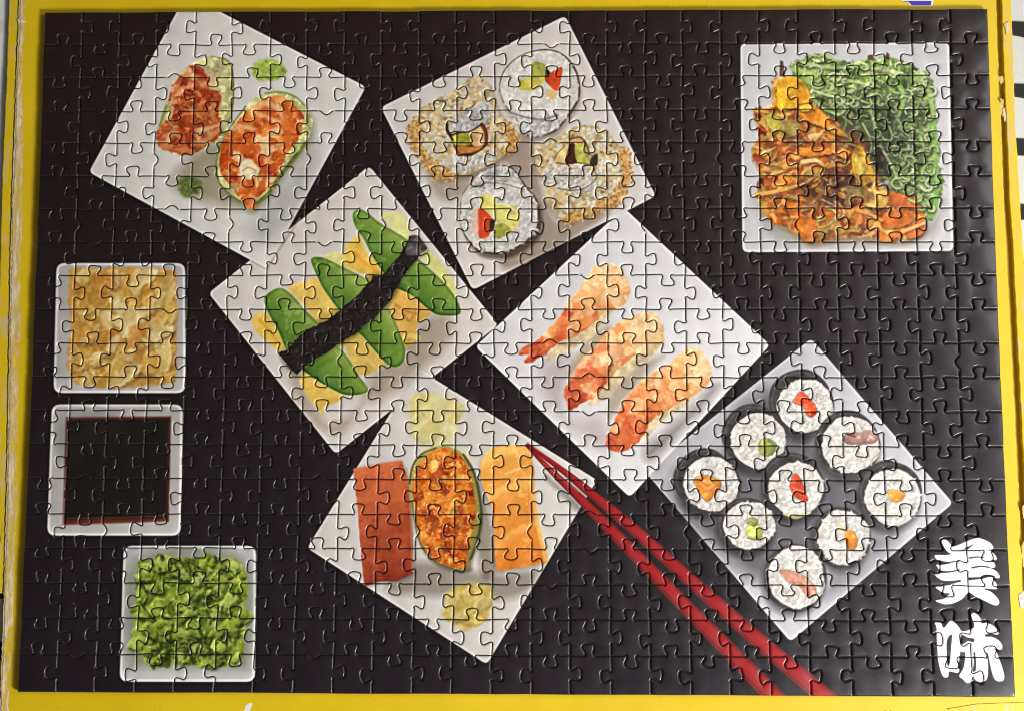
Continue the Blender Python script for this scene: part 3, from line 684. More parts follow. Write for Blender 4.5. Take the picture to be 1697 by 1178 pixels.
    shade(crab, (.6, .55, .5), 7, off=(3, 5))
    fill(crab, (150, 140, 70), soft=2)
    facets([(684, 800), (694, 768), (715, 748), (738, 742), (764, 756), (779, 784), (786, 820), (787, 855), (780, 890), (772, 925), (774, 938), (750, 938), (722, 926), (702, 905), (692, 872), (686, 830)],
           [(206, 110, 26), (190, 86, 20), (222, 140, 48), (150, 58, 16), (228, 168, 80)], 9, 2, 4, .34, [.34, .24, .2, .14, .08], 12, 22)
    for q, w, c in (([(715, 790), (730, 800), (738, 812)], 12, (132, 48, 14)), ([(700, 850), (720, 862), (716, 880)], 14, (140, 52, 16)), ([(755, 880), (745, 900), (760, 870)], 10, (130, 50, 16)), ([(705, 830), (730, 826), (752, 830)], 12, (226, 146, 52)), ([(712, 895), (724, 905), (730, 920)], 10, (226, 140, 60)), ([(700, 765), (716, 752), (734, 748)], 6, (226, 150, 50))):
        stroke(q, w, c, .6, 6)
    for _ in range(260):
        x, y = T([(rng.uniform(692, 782), rng.uniform(755, 930))])[0]
        if IMG[int(y), int(x), 2] < 95: blob(x, y, rng.uniform(1.2, 4), rng.uniform(1, 2), rng.random() * 3, [(236, 170, 90), (246, 200, 120), (128, 46, 12), (224, 128, 40)][rng.integers(4)], .6, 1.4)
    bb, d, a = area(crab, True, 2); relief(bb, d, a, 14, 30); emboss(bb, a, N_FIN, 40, 1); gloss(bb, a, N_FIN, .2, 50, (1, .85, .55))
    stroke([(678, 800), (684, 770), (700, 750), (722, 741)], 3, (70, 74, 30), .9, 1.6)
    stroke([(768, 752), (785, 782), (794, 820), (797, 856), (791, 892), (780, 924)], 4, (64, 64, 34), .9, 1.8)
    stroke([(682, 830), (688, 872), (700, 906), (720, 929), (750, 941)], 2.4, (84, 60, 30), .7, 2)
    stroke([(700, 746), (736, 735), (768, 748), (782, 765)], 4, (206, 206, 130), .6, 3)
    salmon = [(799, 759), (817, 741), (849, 736), (876, 744), (885, 782), (886, 818), (894, 878), (907, 925), (891, 934), (855, 940), (825, 943), (819, 907), (816, 848), (805, 818), (796, 788)]
    shade(salmon, .8, 6, off=(-3, 4))
    bb, d, a = area(salmon, True, 2, 2)
    t = np.clip((YY[bb] - bb[0].start) / d.shape[0], 0, 1)[..., None]
    c = np.array((228, 166, 78), np.float32) * (1 - t) + np.array((212, 122, 40), np.float32) * t + N_MID[bb][..., None] * 30 + N_FIN[bb][..., None] * 10
    st = np.sin((YY[bb] + (XX[bb] - bb[1].start) * .5 + N_MID[bb] * 60) / 15)
    c = c + (np.clip(st - .6, 0, 1) * 62)[..., None] * np.array([.5, 1, 1], np.float32)
    blend(bb, c, a)
    relief(bb, d, a, 10, 26); emboss(bb, a, N_SML, 26); gloss(bb, a, N_SML, .2, 26)
    stroke([(880, 790), (888, 850), (900, 905), (904, 925)], 8, (232, 190, 116), .7, 4)
    stroke([(800, 770), (815, 750), (845, 742), (872, 750)], 12, (234, 190, 104), .5, 8)
    stroke([(838, 784), (858, 776), (876, 772)], 4, (238, 206, 150), .6, 3)

    # ---- P10: nine small rolls
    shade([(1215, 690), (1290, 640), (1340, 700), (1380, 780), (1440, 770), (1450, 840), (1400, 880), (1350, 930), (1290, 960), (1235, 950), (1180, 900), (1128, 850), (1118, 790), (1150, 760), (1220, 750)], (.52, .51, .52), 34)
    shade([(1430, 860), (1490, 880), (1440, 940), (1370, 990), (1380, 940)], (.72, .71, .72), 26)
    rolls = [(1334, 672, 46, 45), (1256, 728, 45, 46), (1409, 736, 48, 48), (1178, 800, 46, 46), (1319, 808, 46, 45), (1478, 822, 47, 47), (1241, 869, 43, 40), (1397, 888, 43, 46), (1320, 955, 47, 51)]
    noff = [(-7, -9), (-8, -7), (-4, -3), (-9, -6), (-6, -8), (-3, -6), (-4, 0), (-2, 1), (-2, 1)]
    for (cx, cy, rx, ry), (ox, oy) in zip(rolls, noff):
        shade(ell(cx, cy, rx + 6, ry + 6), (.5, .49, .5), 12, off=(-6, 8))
        fill(ell(cx + ox * 1.25, cy + oy * 1.25, rx + 5, ry + 5, 14, .015), (52, 48, 48), soft=2.5, vary=20)
        stroke(ell(cx + ox, cy + oy, rx + 2, ry + 2, 20)[9:17], 3, (100, 97, 96), .5, 3)
        fill(ell(cx, cy, rx + 1.5, ry + 1.5, 16, .015), (52, 47, 45), soft=2)
        p = ell(cx, cy, rx - .5, ry - .5, 16, .022)
        fill(p, (210, 207, 200), soft=2, vary=24, wob=3)
        grains(p, 150, 192, 246, (1, .99, .965), 4.6, 2.5, 1.5, .42)
    org, red = (208, 132, 50), (204, 74, 32)
    for q, c in (([(1316, 659), (1326, 648), (1339, 656), (1354, 676), (1347, 689), (1337, 687), (1330, 672), (1314, 666)], red),
                 ([(1314, 786), (1324, 787), (1334, 811), (1338, 828), (1321, 825), (1309, 806)], red),
                 ([(1262, 726), (1280, 728), (1287, 738), (1280, 752), (1264, 754), (1257, 742)], (150, 160, 78)),
                 ([(1236, 872), (1250, 868), (1262, 874), (1260, 888), (1244, 890), (1236, 882)], (186, 198, 88)), ([(1236, 860), (1246, 856), (1256, 862), (1250, 870), (1240, 868)], (128, 132, 66)),
                 ([(1402, 716), (1425, 716), (1438, 711), (1455, 721), (1446, 733), (1404, 734)], (160, 122, 112)),
                 ([(1150, 793), (1168, 786), (1195, 798), (1186, 816), (1172, 830), (1158, 816)], org),
                 ([(1470, 812), (1484, 810), (1500, 818), (1490, 830), (1476, 828)], (214, 150, 62)),
                 ([(1400, 882), (1412, 878), (1420, 892), (1416, 908), (1404, 904)], (214, 138, 46)),
                 ([(1292, 944), (1319, 947), (1346, 964), (1353, 984), (1336, 985), (1322, 969), (1304, 962)], (188, 130, 108))):
        fill(q, np.array(c) * .62, soft=3, wob=2); b2, d2, a2 = fill(np.array(q) * .96 + np.mean(q, 0) * .04, c, soft=1.8, vary=34, wob=3, field=N_TOO); relief(b2, d2, a2, 5, 34); gloss(b2, a2, N_GRN, .14, 40)
    for q, w, c in (([(1322, 666), (1330, 668), (1340, 682)], 3, (226, 110, 70)), ([(1312, 806), (1326, 812), (1332, 812)], 2, (232, 120, 90)), ([(1274, 728), (1284, 738), (1278, 750)], 6, (96, 116, 50)), ([(1160, 800), (1172, 808), (1182, 802)], 5, (226, 158, 76)), ([(1390, 868), (1398, 880)], 5, (230, 196, 130)), ([(1404, 718), (1416, 722)], 4, (110, 70, 64)), ([(1238, 890), (1252, 893), (1262, 888)], 2, (60, 70, 30)), ([(1300, 850), (1318, 856), (1334, 850)], 5, (206, 186, 120)), ([(1308, 950), (1330, 962), (1344, 976)], 4, (206, 152, 130))):
        stroke(q, w, c, .8, 2)

    # ---- chopsticks
    s1 = [(872, 737), (915, 781), (960, 824), (1018, 883), (1155, 1023), (1290, 1161)]
    s2 = [(874, 736), (930, 777), (975, 813), (1058, 883), (1214, 1023), (1378, 1163)]
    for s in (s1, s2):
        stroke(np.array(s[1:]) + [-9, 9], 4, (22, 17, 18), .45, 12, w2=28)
    for s in (s1, s2):
        stroke(s, 4, (104, 13, 17), 1, 1.2, w2=30)
        stroke(np.array(s) + [.5, -1.], 2, (146, 20, 23), 1, 4, w2=19)
        stroke(np.array(s) + [1, -3.], .8, (156, 28, 30), .55, 5, w2=6)
    stroke([(900, 766), (930, 792), (958, 814)], 1.2, (214, 120, 120), .7, 1.2)

    # ---- two white brush characters
    k = lambda pts: Z(1530, 880, 4.53, pts)
    W, DK = (250, 250, 250), (33, 29, 33)
    def solid(pts, col=W, smooth=True): fill(k(pts), col, smooth=smooth)
    solid([(135, 65), (160, 54), (190, 75), (215, 105), (250, 100), (330, 65), (400, 44), (450, 54), (500, 80), (521, 112), (505, 130), (468, 130), (505, 142), (533, 167), (549, 197), (535, 211), (497, 204),
           (528, 228), (538, 256), (520, 269), (488, 264), (540, 288), (569, 325), (563, 347), (536, 342), (520, 350), (542, 378), (551, 415), (540, 428), (450, 424), (505, 447), (550, 490), (567, 522), (556, 546), (522, 546), (450, 512), (385, 480), (336, 455),
           (290, 500), (230, 531), (170, 542), (120, 531), (89, 513), (150, 500), (186, 472), (196, 460), (150, 455), (110, 432), (91, 410), (160, 401), (225, 392), (225, 366), (150, 365), (108, 345), (84, 318), (97, 311), (150, 305),
           (190, 296), (130, 290), (105, 266), (94, 243), (122, 246), (190, 236), (190, 228), (150, 226), (105, 211), (82, 180), (100, 171), (160, 172), (203, 164), (180, 148), (150, 108)])
    for q, w, w2 in (([(345, 194), (400, 186), (446, 190)], 2.0, 1.6), ([(362, 267), (430, 256), (492, 264)], 2.2, 1.8), ([(345, 350), (430, 343), (480, 331), (530, 333)], 4.0, 2.0), ([(108, 213), (180, 227), (268, 214)], 2.3, 1.6), ([(100, 290), (180, 298), (268, 284)], 2.8, 1.6), ([(140, 374), (200, 376), (272, 366)], 4.4, 3.4)):
        stroke(k(q), w, DK, 1, 1, w2=w2)
    solid([(285, 133), (332, 127), (386, 84)], DK, False)
    solid([(84, 678), (128, 680), (150, 717), (195, 668), (225, 673), (262, 710), (287, 762), (276, 800), (275, 880), (262, 1000), (266, 1040), (248, 1056), (192, 1046), (184, 1082), (163, 1092), (140, 1076), (120, 1020), (105, 940), (100, 840), (95, 720)])
    solid([(172, 818), (211, 768), (206, 850), (194, 980), (178, 992)], DK)
    solid([(356, 622), (375, 607), (405, 620), (430, 655), (437, 681), (470, 680), (512, 695), (546, 725), (563, 758), (545, 769), (500, 760), (462, 768), (466, 784), (512, 785), (560, 810), (587, 845), (587, 878), (558, 880), (520, 872),
           (545, 892), (562, 940), (590, 1020), (603, 1080), (595, 1112), (560, 1120), (530, 1102), (510, 1050), (492, 970), (474, 895), (482, 1000), (479, 1080), (460, 1117), (420, 1124), (388, 1110), (368, 1082), (346, 1127), (320, 1130), (290, 1102), (266, 1076), (300, 1010), (310, 905), (280, 900), (276, 850), (320, 822), (365, 815), (376, 800), (330, 790), (290, 770), (279, 748), (320, 740), (376, 714), (368, 660)])
    solid([(284, 766), (330, 795), (380, 800), (378, 826), (330, 818), (294, 846)], DK, False)
    stroke(k([(380, 905), (384, 980), (380, 1040)]), 2.6, DK, 1, 1, w2=4)
    solid([(276, 912), (312, 926), (302, 965), (276, 1020), (262, 1006)], DK, False)
    for _ in range(150):                                # dust and nicks
        blob(rng.random() * CW, rng.random() * CH, rng.uniform(.9, 2.0), rng.uniform(.8, 1.3), rng.random() * 3, (150, 140, 132), rng.uniform(.2, .6), 1.2)
    def box(a, r):
        for ax in (0, 1):
            c = np.cumsum(np.pad(a, [(r + 1, r) if q == ax else (0, 0) for q in range(3)], mode="edge"), ax, dtype=np.float64)
            n = a.shape[ax]
            a = ((np.take(c, np.arange(n) + 2 * r + 1, ax) - np.take(c, np.arange(n), ax)) / (2 * r + 1)).astype(np.float32)
        return a
    soft = IMG * .55 + box(IMG, 1) * .45
    IMG[...] = soft + .36 * (soft - box(box(soft, 4), 4))        # a crisp, contrasty print
    grey = IMG.mean(2, keepdims=True)
    IMG[...] = grey + (IMG - grey) * 1.04
    np.clip(IMG, 0, 255, out=IMG)
# ---------------------------------------------------------------- helpers
def link(name, mesh, parent=None, **props):
    o = bpy.data.objects.new(name, mesh)
    COL.objects.link(o)
    if parent is not None: o.parent = parent
    for k, v in props.items(): o[k] = v
    return o

def mesh_of(name, verts, faces, mats, smooth=True, midx=None):
    m = bpy.data.meshes.new(name)
    m.from_pydata([tuple(v) for v in verts], [], faces)
    for mt in mats: m.materials.append(mt)
    if midx is not None: m.polygons.foreach_set("material_index", midx)
    m.polygons.foreach_set("use_smooth", [smooth] * len(m.polygons))
    m.update()
    return m

class Nodes:
    def __init__(self, name):
        self.mat = bpy.data.materials.new(name)
        self.mat.use_nodes = True
        self.t = self.mat.node_tree
        self.b = self.t.nodes["Principled BSDF"]
    def n(self, kind, **kw):
        nd = self.t.nodes.new(kind)
        for k, v in kw.items():
            if k in nd.inputs: nd.inputs[k].default_value = v
            else: setattr(nd, k, v)
        return nd
    def l(self, a, b): self.t.links.new(a, b)
    def ramp(self, fac, stops):
        r = self.n("ShaderNodeValToRGB")
        e = r.color_ramp.elements
        while len(e) < len(stops): e.new(.5)
        for el, (p, c) in zip(e, stops): el.position = p; el.color = (*c, 1) if len(c) == 3 else c
        self.l(fac, r.inputs[0]); return r.outputs[0]
    def noise(self, scale, detail=4, vec=None, rough=.55):
        x = self.n("ShaderNodeTexNoise", Scale=scale, Detail=detail, Roughness=rough)
        if vec is not None: self.l(vec, x.inputs["Vector"])
        return x.outputs["Fac"]
    def mix(self, fac, a, b, blend="MIX"):
        m = self.n("ShaderNodeMix", data_type="RGBA", blend_type=blend)
        if isinstance(fac, (int, float)): m.inputs[0].default_value = fac
        else: self.l(fac, m.inputs[0])
        for k, v in ((6, a), (7, b)):
            if isinstance(v, tuple): m.inputs[k].default_value = (*v, 1)
            else: self.l(v, m.inputs[k])
        return m.outputs[2]
    def bump(self, h, strength, dist):
        b = self.n("ShaderNodeBump", Strength=strength, Distance=dist)
        self.l(h, b.inputs["Height"]); self.l(b.outputs[0], self.b.inputs["Normal"])
    def pos(self):
        return self.n("ShaderNodeNewGeometry").outputs["Position"]

# ---------------------------------------------------------------- materials
paint()
pic = bpy.data.images.new("sushi_print", CW, CH, alpha=False)
buf = np.ones((CH, CW, 4), np.float32)
buf[..., :3] = IMG[::-1] / 255.0
pic.pixels.foreach_set(buf.ravel())
pic.update(); pic.pack()

def make_print():
    k = Nodes("printed_gloss_card")
    t = k.n("ShaderNodeTexImage"); t.image = pic; t.interpolation = "Cubic"; t.extension = "EXTEND"
    p = k.pos()
    k.l(t.outputs[0], k.b.inputs["Base Color"])
    k.l(k.ramp(k.noise(60, 5, p), [(.3, (.37,) * 3), (.7, (.46,) * 3)]), k.b.inputs["Roughness"])
    k.b.inputs["Specular IOR Level"].default_value = .42
    k.b.inputs["Coat Weight"].default_value = .4
    k.b.inputs["Coat Roughness"].default_value = .16
    k.bump(k.noise(1500, 3, p), .08, .0002)
    return k.mat

def make_card():
    k = Nodes("grey_card_edge")
    k.l(k.ramp(k.noise(900, 4, k.pos()), [(.3, (.035, .03, .026)), (.7, (.075, .064, .054))]), k.b.inputs["Base Color"])
    k.b.inputs["Roughness"].default_value = .9
    return k.mat

def make_yellow(name, wear=.0):
    k = Nodes(name); p = k.pos()
    base = k.mix(k.ramp(k.noise(35, 5, p), [(.35, (0,) * 3), (.7, (1,) * 3)]), (.66, .455, .004), (.715, .505, .006))
    speck = k.ramp(k.noise(420, 2, p), [(.70, (0,) * 3), (.76, (1,) * 3)])
    base = k.mix(speck, base, (.55, .37, .02))
    if wear:
        sc = k.n("ShaderNodeMapping"); sc.inputs["Scale"].default_value = (3.0, .55, 1)
        k.l(p, sc.inputs["Vector"])
        w = k.ramp(k.noise(150, 6, sc.outputs[0], .65), [(.52, (0,) * 3), (.64, (1,) * 3)])
        m = k.n("ShaderNodeMath", operation="MULTIPLY"); k.l(w, m.inputs[0]); m.inputs[1].default_value = wear
        base = k.mix(m.outputs[0], base, (.60, .46, .24))
    k.l(base, k.b.inputs["Base Color"])
    k.l(k.ramp(k.noise(80, 4, p), [(.3, (.36,) * 3), (.7, (.5,) * 3)]), k.b.inputs["Roughness"])
    k.bump(k.noise(700, 4, p), .15, .0002)
    return k.mat

def make_worn():
    k = Nodes("scuffed_cardboard"); p = k.pos()
    sc = k.n("ShaderNodeMapping"); sc.inputs["Scale"].default_value = (2.6, .4, 1)
    k.l(p, sc.inputs["Vector"])
    n = k.noise(190, 7, sc.outputs[0], .7)
    c = k.ramp(n, [(.34, (.70, .48, .02)), (.46, (.56, .40, .12)), (.54, (.62, .48, .26)), (.64, (.74, .65, .48))])
    k.l(c, k.b.inputs["Base Color"]); k.b.inputs["Roughness"].default_value = .75
    k.bump(n, .6, .0006)
    return k.mat

def make_paper():
    k = Nodes("torn_white_card"); p = k.pos()
    n = k.noise(500, 5, p)
    k.l(k.ramp(n, [(.35, (.52, .44, .30)), (.65, (.78, .72, .62))]), k.b.inputs["Base Color"])
    k.b.inputs["Roughness"].default_value = .9
    k.bump(n, .5, .0004)
    return k.mat

def flat(name, c, rough=.4):
    k = Nodes(name); p = k.pos()
    k.l(k.mix(k.noise(300, 3, p), tuple(x * .9 for x in c), tuple(min(x * 1.08, 1) for x in c)), k.b.inputs["Base Color"])
    k.b.inputs["Roughness"].default_value = rough
    return k.mat

def make_cloth():
    k = Nodes("checked_cotton")
    p = k.n("ShaderNodeTexCoord").outputs["Object"]
    mp = k.n("ShaderNodeMapping"); mp.inputs["Rotation"].default_value = (0, 0, math.radians(0)); nz = k.n("ShaderNodeTexNoise", Scale=22.0, Detail=1.0); k.l(p, nz.inputs["Vector"])
    sv = k.n("ShaderNodeVectorMath", operation="SCALE"); sv.inputs["Scale"].default_value = .016; k.l(nz.outputs["Color"], sv.inputs[0])
    av = k.n("ShaderNodeVectorMath", operation="ADD"); k.l(p, av.inputs[0]); k.l(sv.outputs[0], av.inputs[1])
    sb = k.n("ShaderNodeVectorMath", operation="SUBTRACT"); k.l(av.outputs[0], sb.inputs[0]); sb.inputs[1].default_value = (.008, .008, .008)
    k.l(sb.outputs[0], mp.inputs["Vector"])
    s = k.n("ShaderNodeSeparateXYZ"); k.l(mp.outputs[0], s.inputs[0])
    def band(o, off, w):
        m = k.n("ShaderNodeMath", operation="MULTIPLY_ADD"); k.l(o, m.inputs[0]); m.inputs[1].default_value = 1 / .03156; m.inputs[2].default_value = off
        f = k.n("ShaderNodeMath", operation="FRACT"); k.l(m.outputs[0], f.inputs[0])
        return k.ramp(f.outputs[0], [(.0, (0,) * 3), (.02, (1,) * 3), (w, (1,) * 3), (w + .04, (0,) * 3)])
    a, b = band(s.outputs[0], 20.25 - .2575 / .03156, .46), band(s.outputs[1], 20.14 - .133 / .03156, .26)
    ad = k.n("ShaderNodeMath", operation="ADD"); k.l(a, ad.inputs[0]); k.l(b, ad.inputs[1])
    hf = k.n("ShaderNodeMath", operation="MULTIPLY"); k.l(ad.outputs[0], hf.inputs[0]); hf.inputs[1].default_value = .5
    c = k.ramp(hf.outputs[0], [(.0, (.74, .76, .76)), (.45, (.68, .70, .70)), (.55, (.60, .62, .62)), (.9, (.015, .017, .018))])
    wv = k.noise(1600, 2, p)
    k.l(k.mix(.25, c, wv, "MULTIPLY"), k.b.inputs["Base Color"])
    k.b.inputs["Roughness"].default_value = .95
    k.bump(wv, .4, .0003)
    return k.mat

PRINT, CARD = make_print(), make_card()
YELLOW, YELLOW_WORN, WORN, PAPER = make_yellow("yellow_coated_card"), make_yellow("yellow_worn_card", .9), make_worn(), make_paper()
BLUE, WHITE, CLOTH = flat("blue_ink", (.045, .03, .36)), flat("white_ink", (.78, .78, .76)), make_cloth()

# ---------------------------------------------------------------- tablecloth under the box
ZP = -THICK                                            # top of the box, where the puzzle lies
ZC = -0.020                                            # the cloth
def make_tablecloth():
    nx, ny, r = 300, 90, np.random.default_rng(3)
    vs, fs = [], []
    for j in range(ny + 1):
        for i in range(nx + 1):
            x, y = (i / nx - .5) * .9, (j / ny - .5) * .7
            z = ZC - .004 + .0025 * math.sin(x * 40 + 3 * math.sin(y * 14)) + .002 * math.sin(y * 33 + x * 21)
            t = min(max((-.2405 - x) / .005, 0), 1)
            if x < -.2405: z = z + (ZP - .0030 - z) * t * t * (3 - 2 * t) + .0003 * math.sin(y * 90)
            vs.append((x + .003 * math.sin(y * 40 + x * 9) * (x > 0), y + .004 * math.sin(x * 55 + y * 17), z))
    for j in range(ny):
        for i in range(nx):
            a = j * (nx + 1) + i
            fs.append((a, a + 1, a + nx + 2, a + nx + 1))
    return link("tablecloth", mesh_of("tablecloth", vs, fs, [CLOTH]), label="black and white checked cloth lying under the yellow box", category="tablecloth")
make_tablecloth()

# ---------------------------------------------------------------- the yellow box
box = bpy.data.objects.new("cardboard_box", None)
COL.objects.link(box)
box.location = (0, 0, ZC)
box["label"] = "yellow cardboard box with scuffed edges lying under the jigsaw puzzle"
box["category"] = "box"
OFF = Vector((0, 0, -ZC))

def rough_line(pts, step=7, amp=.7, seed=1):
    """a traced line, cut into short stretches and frayed a little"""
    r = random.Random(seed); out = []
    for (x0, y0), (x1, y1) in zip(pts, pts[1:]):
        n = max(1, int(math.hypot(x1 - x0, y1 - y0) / step))
        for k in range(n):
            t = k / n
            out.append((x0 + (x1 - x0) * t + r.uniform(-amp, amp), y0 + (y1 - y0) * t + r.uniform(-amp * .4, amp * .4)))
    out.append(pts[-1])
    return out

def slab(name, outline, z, depth, mats, bevel=.0004, parent=box, smooth=False, **props):
    """a board with a slightly rounded upper edge; outline in traced points, z the height of its top"""
    top = [at(x, y, z) for x, y in outline]
    n = len(top)
    c = [Vector((p.x, p.y)) for p in top]
    ar = sum(c[i].x * c[(i + 1) % n].y - c[(i + 1) % n].x * c[i].y for i in range(n))
    if ar < 0: c.reverse()
    nor = []
    for i in range(n):
        e = c[(i + 1) % n] - c[i - 1]
        nor.append(Vector((e.y, -e.x)).normalized())
    rings = [(0, -depth), (0, -bevel), (-bevel * .3, -bevel * .3), (-bevel, 0)]
    vs = []
    for off, dz in rings:
        for p, q in zip(c, nor): vs.append(Vector((p.x + q.x * off, p.y + q.y * off, z + dz)) + OFF)
    fs = []
    for k in range(len(rings) - 1):
        for i in range(n):
            j = (i + 1) % n
            fs.append((k * n + i, k * n + j, (k + 1) * n + j, (k + 1) * n + i))
    fs.append(tuple(range((len(rings) - 1) * n, len(rings) * n)))
    return link(name, mesh_of(name, vs, fs, mats, smooth), parent, **props)

def ribbon(name, a, b, za, zb, mats, cols=5, relief=.0, seed=2, parent=box, **props):
    """a strip between two traced lines, with relief"""
    r = np.random.default_rng(seed)
    n = min(len(a), len(b))
    a = [a[int(i * (len(a) - 1) / (n - 1))] for i in range(n)]; b = [b[int(i * (len(b) - 1) / (n - 1))] for i in range(n)]
    vs, fs = [], []
    for i in range(n):
        for k in range(cols):
            t = k / (cols - 1)
            z = za + (zb - za) * t + (r.normal(0, relief) if 0 < k < cols - 1 else 0)
            x, y = a[i][0] + (b[i][0] - a[i][0]) * t, a[i][1] + (b[i][1] - a[i][1]) * t
            vs.append(at(x, y, z) + OFF)
    for i in range(n - 1):
        for k in range(cols - 1):
            q = i * cols + k
            fs.append((q, q + 1, q + cols + 1, q + cols))
    o = link(name, mesh_of(name, vs, fs, mats), parent, **props)
    o.data.flip_normals()
    return o

crease = [(33, -70), (31, 0), (30, 50), (27, 130), (23, 250), (20, 330), (17, 420), (16, 500), (14, 640), (12, 760), (9, 880), (6, 1000), (3, 1080), (0, 1178), (-3, 1240)]
groove_l = [(1648, -70), (1651, 0), (1653, 60), (1655, 110), (1652, 120), (1656, 126), (1655, 156), (1653, 163), (1659, 172), (1661, 250), (1664, 330), (1667, 400), (1671, 480), (1675, 560), (1679, 632), (1677, 640), (1681, 660), (1684, 740), (1684, 786), (1689, 800), (1686, 832), (1691, 850), (1690, 900), (1694, 920), (1693, 985), (1697, 1006)]
groove_r = [(1657, -70), (1660, 0), (1663, 100), (1668, 200), (1673, 330), (1678, 400), (1683, 500), (1689, 620), (1694, 720), (1699, 820), (1706, 1000), (1708, 1012)]
outer_r = [(1672, -70), (1676, 0), (1680, 100), (1683, 200), (1690, 320), (1695, 400), (1702, 520), (1712, 700), (1722, 900), (1730, 1100), (1736, 1240)]
outer_l = [(17, -70), (15, 0), (10, 150), (4, 280), (1, 400), (-3, 560), (-8, 760), (-12, 1000), (-16, 1240)]
L_IN = rough_line(crease, 6, .7, 4)
G_L = rough_line(groove_l, 6, .6, 5)
G_R = rough_line(groove_r, 8, .5, 6)
panel = [(x + 1.5, y) for x, y in L_IN] + [(1740, 1240), (1736, 1012)] + G_L[::-1]
slab("top_panel", panel, ZP, .0016, [YELLOW])
slab("side_wall", [(x, y) for x, y in G_R] + [(1736, 1012)] + rough_line(outer_r[:-1], 9, .5, 8)[::-1], ZP - .0002, .0165, [YELLOW_WORN])
wl = [(x - 1.4 + .8 * math.sin(y * .05) + .6 * math.sin(y * .21), y) for x, y in L_IN]
wl = [p for p in wl if p[1] < 985]
slab("side_wall", rough_line(outer_l[:-1] + [(-12, 985)], 9, .5, 9) + wl[::-1], ZP - .0004, .0012, [YELLOW_WORN])
slab("inner_wall", [(1640, -70), (1670, -70), (1716, 1030), (1690, 1030)], ZP - .0030, .0130, [YELLOW])
slab("inner_wall", [(36, -70), (60, -70), (34, 1240), (6, 1240)], ZP - .0060, .0102, [CARD])
slab("bottom_panel", [(40, -60), (1650, -60), (1715, 1235), (10, 1235)], ZP - .0060, .0102, [YELLOW])
# scuffed fold along the left edge: bare card, a raised pale ridge, and a flake or two
rr = random.Random(12)
band_r = [(43, -70), (42, 0), (40, 60), (37, 110), (38, 200), (37, 300), (38, 360), (35, 420), (33, 480), (36, 540), (30, 600), (29, 700), (27, 760), (30, 830), (25, 870), (23, 960), (21, 1040), (16, 1110), (14, 1178), (12, 1240)]
BR = rough_line(band_r, 6, 1.3, 21)
ribbon("worn_fold", L_IN, BR, ZP + .00025, ZP + .00005, [WORN], 6, .00013, 31, label="scuffed fold with bare card showing along the left edge")
ridge = [(x + 3.2 + .9 * math.sin(y * .031) + rr.uniform(-.35, .35), y) for x, y in L_IN]
ribbon("card_ridge", L_IN, ridge, ZP + .00002, ZP + .00055, [PAPER], 4, .00006, 33, label="pale torn card ridge along the left fold")
def flake(pts, z, mat, seed, name="torn_paper"):
    slab(name, rough_line(pts + [pts[0]], 4, .7, seed)[:-1], z, .0003, [mat], .0001)
flake([(28, 32), (36, 33), (43, 36), (30, 38)], ZP + .0004, PAPER, 41)
flake([(1655, 128), (1662, 126), (1665, 133), (1659, 141)], ZP - .0008, WORN, 42)
flake([(1657, 162), (1664, 166), (1663, 196), (1659, 190)], ZP - .0010, WORN, 43)
flake([(1661, 182), (1666, 178), (1668, 198), (1665, 203)], ZP - .0006, WORN, 44)
flake([(1693, 905), (1700, 890), (1702, 930), (1695, 940)], ZP - .0006, WORN, 45)
flake([(1694, 838), (1700, 832), (1703, 862), (1696, 858)], ZP - .0006, WORN, 46)
flake([(1664, 40), (1672, 36), (1674, 52), (1667, 58)], ZP + .0002, WORN, 47)
flake([(1570, 1174), (1620, 1166), (1700, 1163), (1720, 1200), (1600, 1210)], ZP + .0004, make_yellow("peeled_yellow_card", .7), 48, "peeled_patch")
flake([(1688, 985), (1698, 978), (1702, 1004), (1691, 1008)], ZP + .0003, PAPER, 49)
# printed marks on the box: cropped blue emblem above, slanted white stroke below
logo = slab("printed_emblem", [(1488, -12), (1494, 1), (1506, 5), (1509, 10.6), (1545, 10.6), (1547, 1), (1548, -12)], ZP + .00005, .00005, [WHITE], .00001)
slab("emblem_face", [(1491, 2.2), (1506, 4), (1511, 9.6), (1542.5, 9.6), (1544, 2.2)], ZP + .0001, .00004, [BLUE], .00001, parent=logo)
slab("printed_stroke", [(402, 1184), (407, 1168), (413, 1164), (418.5, 1164.5), (416, 1171), (411, 1184)], ZP + .00005, .00005, [WHITE], .00001)
OLIVE = flat("olive_ink", (.30, .22, .02))
for x in (1467, 1476):
    slab("printed_letter", [(x - 4, 1184), (x - 3.4, 1178), (x, 1175.4), (x + 3.4, 1178), (x + 4, 1184), (x + 2, 1184), (x, 1178), (x - 2, 1184)], ZP + .00005, .00005, [OLIVE], .00001)

# ---------------------------------------------------------------- the jigsaw puzzle
V_TOP = [72.5, 136.5, 199.6, 261, 325, 385, 449, 509, 572, 633, 696, 757, 821, 882, 945, 1006.5, 1070, 1131, 1195.6, 1258, 1322, 1384, 1448.6, 1511.7, 1575.5, 1639]
V_MID = [60, 125, 188, 251, 314, 378.6, 442.5, 506, 569, 632, 694, 757, 819.4, 881, 943, 1006.5, 1070, 1134.8, 1197, 1260.7, 1324.6, 1389, 1455, 1520, 1584, 1651.4]
V_BOT = [28.5, 94, 158, 223.6, 289, 355, 419.5, 486, 551.5, 616.6, 683, 748, 814.4, 880.6, 945, 1013, 1078.4, 1145.5, 1210.6, 1277, 1343, 1412, 1478, 1546, 1611, 1681.5]
H_LEFT = [20, 75, 129.5, 185, 238, 292.5, 347.6, 401.5, 457, 513, 568.5, 624, 679, 735, 792, 850.5, 907, 965, 1023, 1083, 1147]
